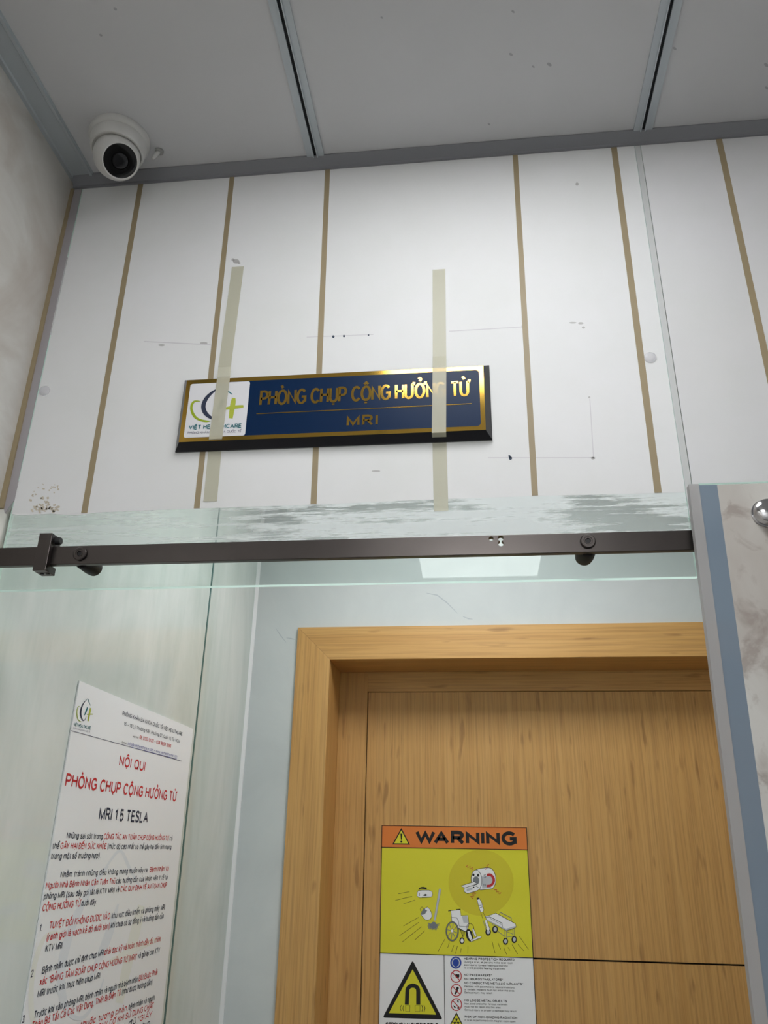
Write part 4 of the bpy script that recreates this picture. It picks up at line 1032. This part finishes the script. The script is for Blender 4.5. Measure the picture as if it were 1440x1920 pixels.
for zz in ([(408, 190), (438, 165), (430, 205), (468, 182), (460, 222), (506, 200), (490, 240)], [(735, 158), (700, 172), (722, 190), (680, 195), (708, 212), (682, 228)], [(548, 535), (505, 545), (550, 575), (490, 578), (525, 605), (470, 612), (505, 645)], [(812, 520), (845, 515), (838, 548), (872, 540), (866, 568), (908, 560), (885, 580)]):
    sh.strip([A5(*q) for q in zz], 1.3, 'ink_prohibition', 8)
# wheelchair
sh.strip([A5(155, 820), A5(200, 812)], 1.6, OL, 4)
sh.outlined([A5(*q) for q in ((192, 815), (325, 800), (338, 885), (435, 880), (448, 1005), (440, 1045), (420, 1120), (285, 1055), (250, 985), (205, 960))], WH, OL, 0.8, 5)
sh.poly([A5(352, 892), A5(428, 888), A5(436, 990), A5(372, 985)], 'ink_pale_grey', 7)
sh.strip([A5(*q) for q in ((205, 910), (275, 915), (300, 960), (312, 1035), (440, 1045))], 0.8, OL, 7)
sh.poly([A5(265, 795), A5(330, 788), A5(332, 806), A5(268, 810)], OL, 7)
sh.ring(A5(212, 1108), 85 / 7.58, 132 / 7.58, 1.9, 'ink_grey', 8); sh.ring(A5(212, 1108), 92 / 7.58, 140 / 7.58, 0.6, OL, 9); sh.ring(A5(212, 1108), 76 / 7.58, 122 / 7.58, 0.5, OL, 9)
for k in range(8):
    t = k * math.pi / 4 + 0.2
    sh.strip([A5(212 + 10 * math.cos(t), 1105 + 14 * math.sin(t)), A5(212 + 78 * math.cos(t), 1108 + 124 * math.sin(t))], 1.1, 'ink_grey', 7)
sh.ell(A5(210, 1102), 2.2, 2.8, WH, 10)
sh.lines([(A5(318, 1060), A5(365, 1190)), (A5(365, 1090), A5(365, 1190)), (A5(390, 1110), A5(380, 1170)), (A5(300, 1075), A5(420, 1120))], 0.9, OL, 6)
sh.ell(A5(350, 1240), 36 / 7.58, 46 / 7.58, OL, 8); sh.ell(A5(352, 1242), 21 / 7.58, 30 / 7.58, WH, 9)
sh.ell(A5(455, 1165), 48 / 7.58, 92 / 7.58, OL, 6, rot=-0.25); sh.ring(A5(470, 1060), 48 / 7.58, 66 / 7.58, 0.9, OL, 6, rot=-0.3)
sh.outlined([A5(*q) for q in ((425, 1105), (458, 1100), (498, 1215), (470, 1238), (445, 1205))], WH, OL, 0.6, 8)
sh.outlined([A5(*q) for q in ((490, 1072), (515, 1068), (558, 1165), (535, 1190))], WH, OL, 0.6, 8)
sh.outlined([A5(*q) for q in ((470, 1232), (530, 1205), (570, 1180), (628, 1175), (620, 1198), (540, 1230), (480, 1256))], WH, OL, 0.7, 9)
# oxygen cylinder and trolley
sh.outlined([A5(*q) for q in ((560, 640), (590, 632), (628, 690), (660, 800), (648, 832), (615, 838), (582, 730))], WH, OL, 0.7, 4)
sh.poly([A5(560, 632), A5(588, 628), A5(594, 652), A5(566, 662)], OL, 6); sh.strip([A5(590, 740), A5(632, 735)], 1.0, 'ink_grey', 6); sh.strip([A5(600, 775), A5(645, 760)], 1.0, 'ink_grey', 6)
sh.lines([(A5(618, 845), A5(650, 940)), (A5(650, 838), A5(690, 920))], 0.7, dl, 4)
sh.lines([(A5(650, 950), A5(690, 1090)), (A5(960, 1090), A5(962, 1210)), (A5(985, 1090), A5(985, 1210)), (A5(1075, 1060), A5(1075, 1180)), (A5(1098, 1050), A5(1098, 1180)), (A5(860, 1110), A5(960, 1180)), (A5(985, 1190), A5(1075, 1180)), (A5(770, 980), A5(800, 1030)), (A5(985, 1110), A5(1075, 1150)), (A5(840, 1090), A5(940, 1170))], 0.9, 'ink_grey', 4)
for c, rx, ry in (((820, 1080), 40, 52), ((968, 1250), 38, 48), ((1092, 1225), 38, 50), ((722, 1118), 40, 50)):
    sh.ell(A5(*c), rx / 7.58, ry / 7.58, OL, 6); sh.ell(A5(c[0] + 2, c[1] - 2), rx * .58 / 7.58, ry * .62 / 7.58, 'ink_pale_grey', 7)
sh.outlined([A5(*q) for q in ((672, 952), (700, 945), (745, 1070), (738, 1100), (705, 1095))], WH, OL, 0.7, 8)
sh.outlined([A5(*q) for q in ((682, 895), (745, 880), (830, 848), (1110, 1000), (1120, 1045), (1060, 1075), (980, 1098), (930, 1070), (700, 945))], WH, OL, 0.9, 8)
sh.poly([A5(700, 935), A5(920, 1050), A5(980, 1070), A5(1112, 1030), A5(1115, 1050), A5(980, 1096), A5(930, 1068), A5(700, 948)], 'ink_pale_grey', 10)
sh.strip([A5(*q) for q in ((690, 905), (745, 902), (920, 990), (925, 1055))], 0.9, OL, 11); sh.strip([A5(750, 925), A5(912, 1010)], 0.6, 'ink_grey', 11)
sh.strip([A5(*q) for q in ((885, 875), (888, 835), (1050, 915), (1055, 955))], 1.2, 'ink_grey', 9)
sh.done('hazard_illustration', ws)

sh = Sheet(pw, (0, -1, 0))
tri = [A(375, 1143), A(578, 1552), A(172, 1540)]
def rounded(c, pts, r):
    out = []
    n = len(pts)
    for i in range(n):
        p = Vector(pts[i]); a_ = (Vector(pts[i - 1]) - p).normalized(); b_ = (Vector(pts[(i + 1) % n]) - p).normalized()
        p0, p1 = p + a_ * r, p + b_ * r
        for k in range(6):
            t = k / 5; q = p0 * (1 - t) ** 2 + p * 2 * t * (1 - t) + p1 * t * t; out.append((q.x, q.y))
    return out
sh.poly(rounded(None, [A(375, 1122), A(600, 1566), A(150, 1552)], 5), 'ink_black', 2)
sh.poly([A(375, 1190), A(552, 1530), A(196, 1518)], 'ink_yellow', 3)
arc = [(331, 1455), (335, 1360)] + [(376 + 41 * -math.cos(math.radians(t)), 1350 - 38 * math.sin(math.radians(t))) for t in range(15, 170, 15)] + [(417, 1360), (417, 1455)]
sh.strip([A(*q) for q in arc], 7.6, 'ink_black', 4)
for x0, x1 in ((322, 355), (393, 430)):
    sh.outlined([A(x0, 1460), A(x1, 1460), A(x1 - 1, 1506), A(x0 + 1, 1506)], 'ink_yellow', 'ink_black', 0.8, 4)
for pts in ([(308, 1460), (301, 1482), (308, 1504)], [(290, 1458), (282, 1480), (289, 1502)], [(443, 1458), (450, 1482), (444, 1506)], [(460, 1458), (468, 1482), (461, 1508)]):
    sh.strip([A(*q) for q in pts], 1.1, 'ink_black', 4)
sh.text('STRONG MAGNETIC FIELD', A(172, 1632), A(570, 1640), 46 / 4, 'ink_black', 0.2, 3)
sh.done('magnet_symbol', ws)

sh = Sheet(pw, (0, -1, 0))
c = A4(263, 265); sh.ell(c, 80 / 7.58, 88 / 7.58, 'ink_sign_blue', 2)
sh.ring(c, 52 / 7.58, 60 / 7.58, 1.7, 'ink_pale_grey', 3); sh.ell(A4(263, 270), 30 / 7.58, 56 / 7.58, 'ink_sign_blue', 4)
for c, kind in (((267, 460), 0), ((269, 658), 1), ((271, 860), 2)):
    if kind == 0: sh.poly([A4(c[0] + q[0], c[1] + q[1]) for q in ((-20, -18), (0, -35), (20, -28), (45, -30), (48, 0), (30, 35), (5, 20))], OL, 2); sh.ring(A4(c[0] - 28, c[1]), 2.5, 3, 0.6, 'ink_grey', 2)
    if kind == 1:
        sh.ell(A4(c[0] + 18, c[1] - 30), 2.4, 2.6, OL, 2); sh.poly([A4(c[0] + q[0], c[1] + q[1]) for q in ((0, -18), (28, -8), (18, 22), (-10, 60), (-28, 52), (-8, 10))], OL, 2)
    if kind == 2:
        sh.poly([A4(c[0] + q[0], c[1] + q[1]) for q in ((10, -60), (30, -58), (34, -28), (16, -30))], OL, 2); sh.poly([A4(c[0] + q[0], c[1] + q[1]) for q in ((-50, 10), (-20, 25), (-5, 50), (-25, 52))], OL, 2); sh.poly([A4(c[0] + q[0], c[1] + q[1]) for q in ((18, 20), (40, 30), (36, 66), (14, 60))], OL, 2)
    sh.ring(A4(*c), 74 / 7.58, 84 / 7.58, 1.7, 'ink_prohibition', 3)
    sh.strip([A4(c[0] - 54, c[1] - 60), A4(c[0] + 54, c[1] + 60)], 1.6, 'ink_prohibition', 4)
sh.poly([A4(272, 968), A4(378, 1178), A4(166, 1172)], 'ink_black', 2); sh.poly([A4(272, 1000), A4(356, 1166), A4(188, 1162)], 'ink_yellow', 3)
for t in range(3):
    a_ = math.radians(90 + 120 * t); sh.poly([A4(272, 1105), A4(272 + 48 * math.cos(a_ - .45), 1105 - 52 * math.sin(a_ - .45)), A4(272 + 48 * math.cos(a_ + .45), 1105 - 52 * math.sin(a_ + .45))], OL, 4)
sh.done('pictograms', ws)
sh = Sheet(pw, (0, -1, 0))
for s, a_, b_, bold in (
    ('HEARING PROTECTION REQUIRED', (380, 225), (1095, 241), 1), ('During a scan, all persons in the scan room', (380, 268), (1070, 284), 0), ('are required to wear hearing protection', (380, 310), (1000, 325), 0), ('to avoid possible hearing impairment.', (380, 352), (972, 366), 0),
    ('NO PACEMAKERS*', (382, 455), (775, 462), 1), ('NO NEUROSTIMULATORS*', (382, 511), (935, 524), 1), ('NO CONDUCTIVE/METALLIC IMPLANTS*', (383, 568), (1220, 587), 1),
    ('Persons with pacemakers, neurostimulators', (385, 614), (1095, 634), 0), ('or metallic implants must not enter this area.', (385, 658), (1100, 679), 0), ('Serious injury may result.', (385, 702), (790, 712), 0),
    ('NO LOOSE METAL OBJECTS', (388, 815), (990, 829), 1), ('Iron, steel and other ferrous materials', (388, 860), (995, 874), 0), ('must not be taken into this area.', (388, 904), (905, 916), 0), ('Serious injury or property damage may result.', (388, 948), (1130, 970), 0),
    ('RISK OF NON-IONIZING RADIATION', (390, 1048), (1135, 1068), 1), ('If scan is performed with magnet room open', (390, 1094), (1110, 1115), 0)):
    sh.text(s, A4(*a_), A4(*b_), (33 if bold else 28) / 7.58, 'ink_black', 0.22 if bold else 0.15, 2)
sh.done('safety_text', ws)

# ------------------------------------------------------------------ ceiling lamps (flush square panels; the rear one is an added fill)
def panel(cx, cy, sx, sy, mat, label, CEIL=CEIL):
    o = thing('ceiling_light', (cx, cy, CEIL), label, 'ceiling light')
    bm = bmesh.new()
    fw = 0.012; z0, z1 = CEIL - 0.010, CEIL - 0.0002
    X0, X1, Y0, Y1 = cx - sx / 2, cx + sx / 2, cy - sy / 2, cy + sy / 2
    box(bm, (X0, Y0, z0), (X1, Y0 + fw, z1)); box(bm, (X0, Y1 - fw, z0), (X1, Y1, z1)); box(bm, (X0, Y0 + fw, z0), (X0 + fw, Y1 - fw, z1)); box(bm, (X1 - fw, Y0 + fw, z0), (X1, Y1 - fw, z1))
    obj('frame', bm, 'white_plastic', o)
    obj('diffuser', nb((X0 + fw, Y0 + fw, CEIL - 0.007), (X1 - fw, Y1 - fw, CEIL - 0.004)), mat, o)
    return o
panel(0.035, 0.485, 0.52, 0.48, 'lamp_near', 'flush square ceiling light nearest the filmed overhead glass')
panel(0.035, -1.78, 0.56, 0.56, 'lamp_fill', 'unseen square fill light added on the ceiling near the rear wall')  # unseen lamp, added to lift the ceiling and left wall
panel(0.034, 1.82, 0.57, 0.54, 'lamp_recess', 'flush square ceiling light inside the recess, mirrored on the wall over the oak door', RCEIL)
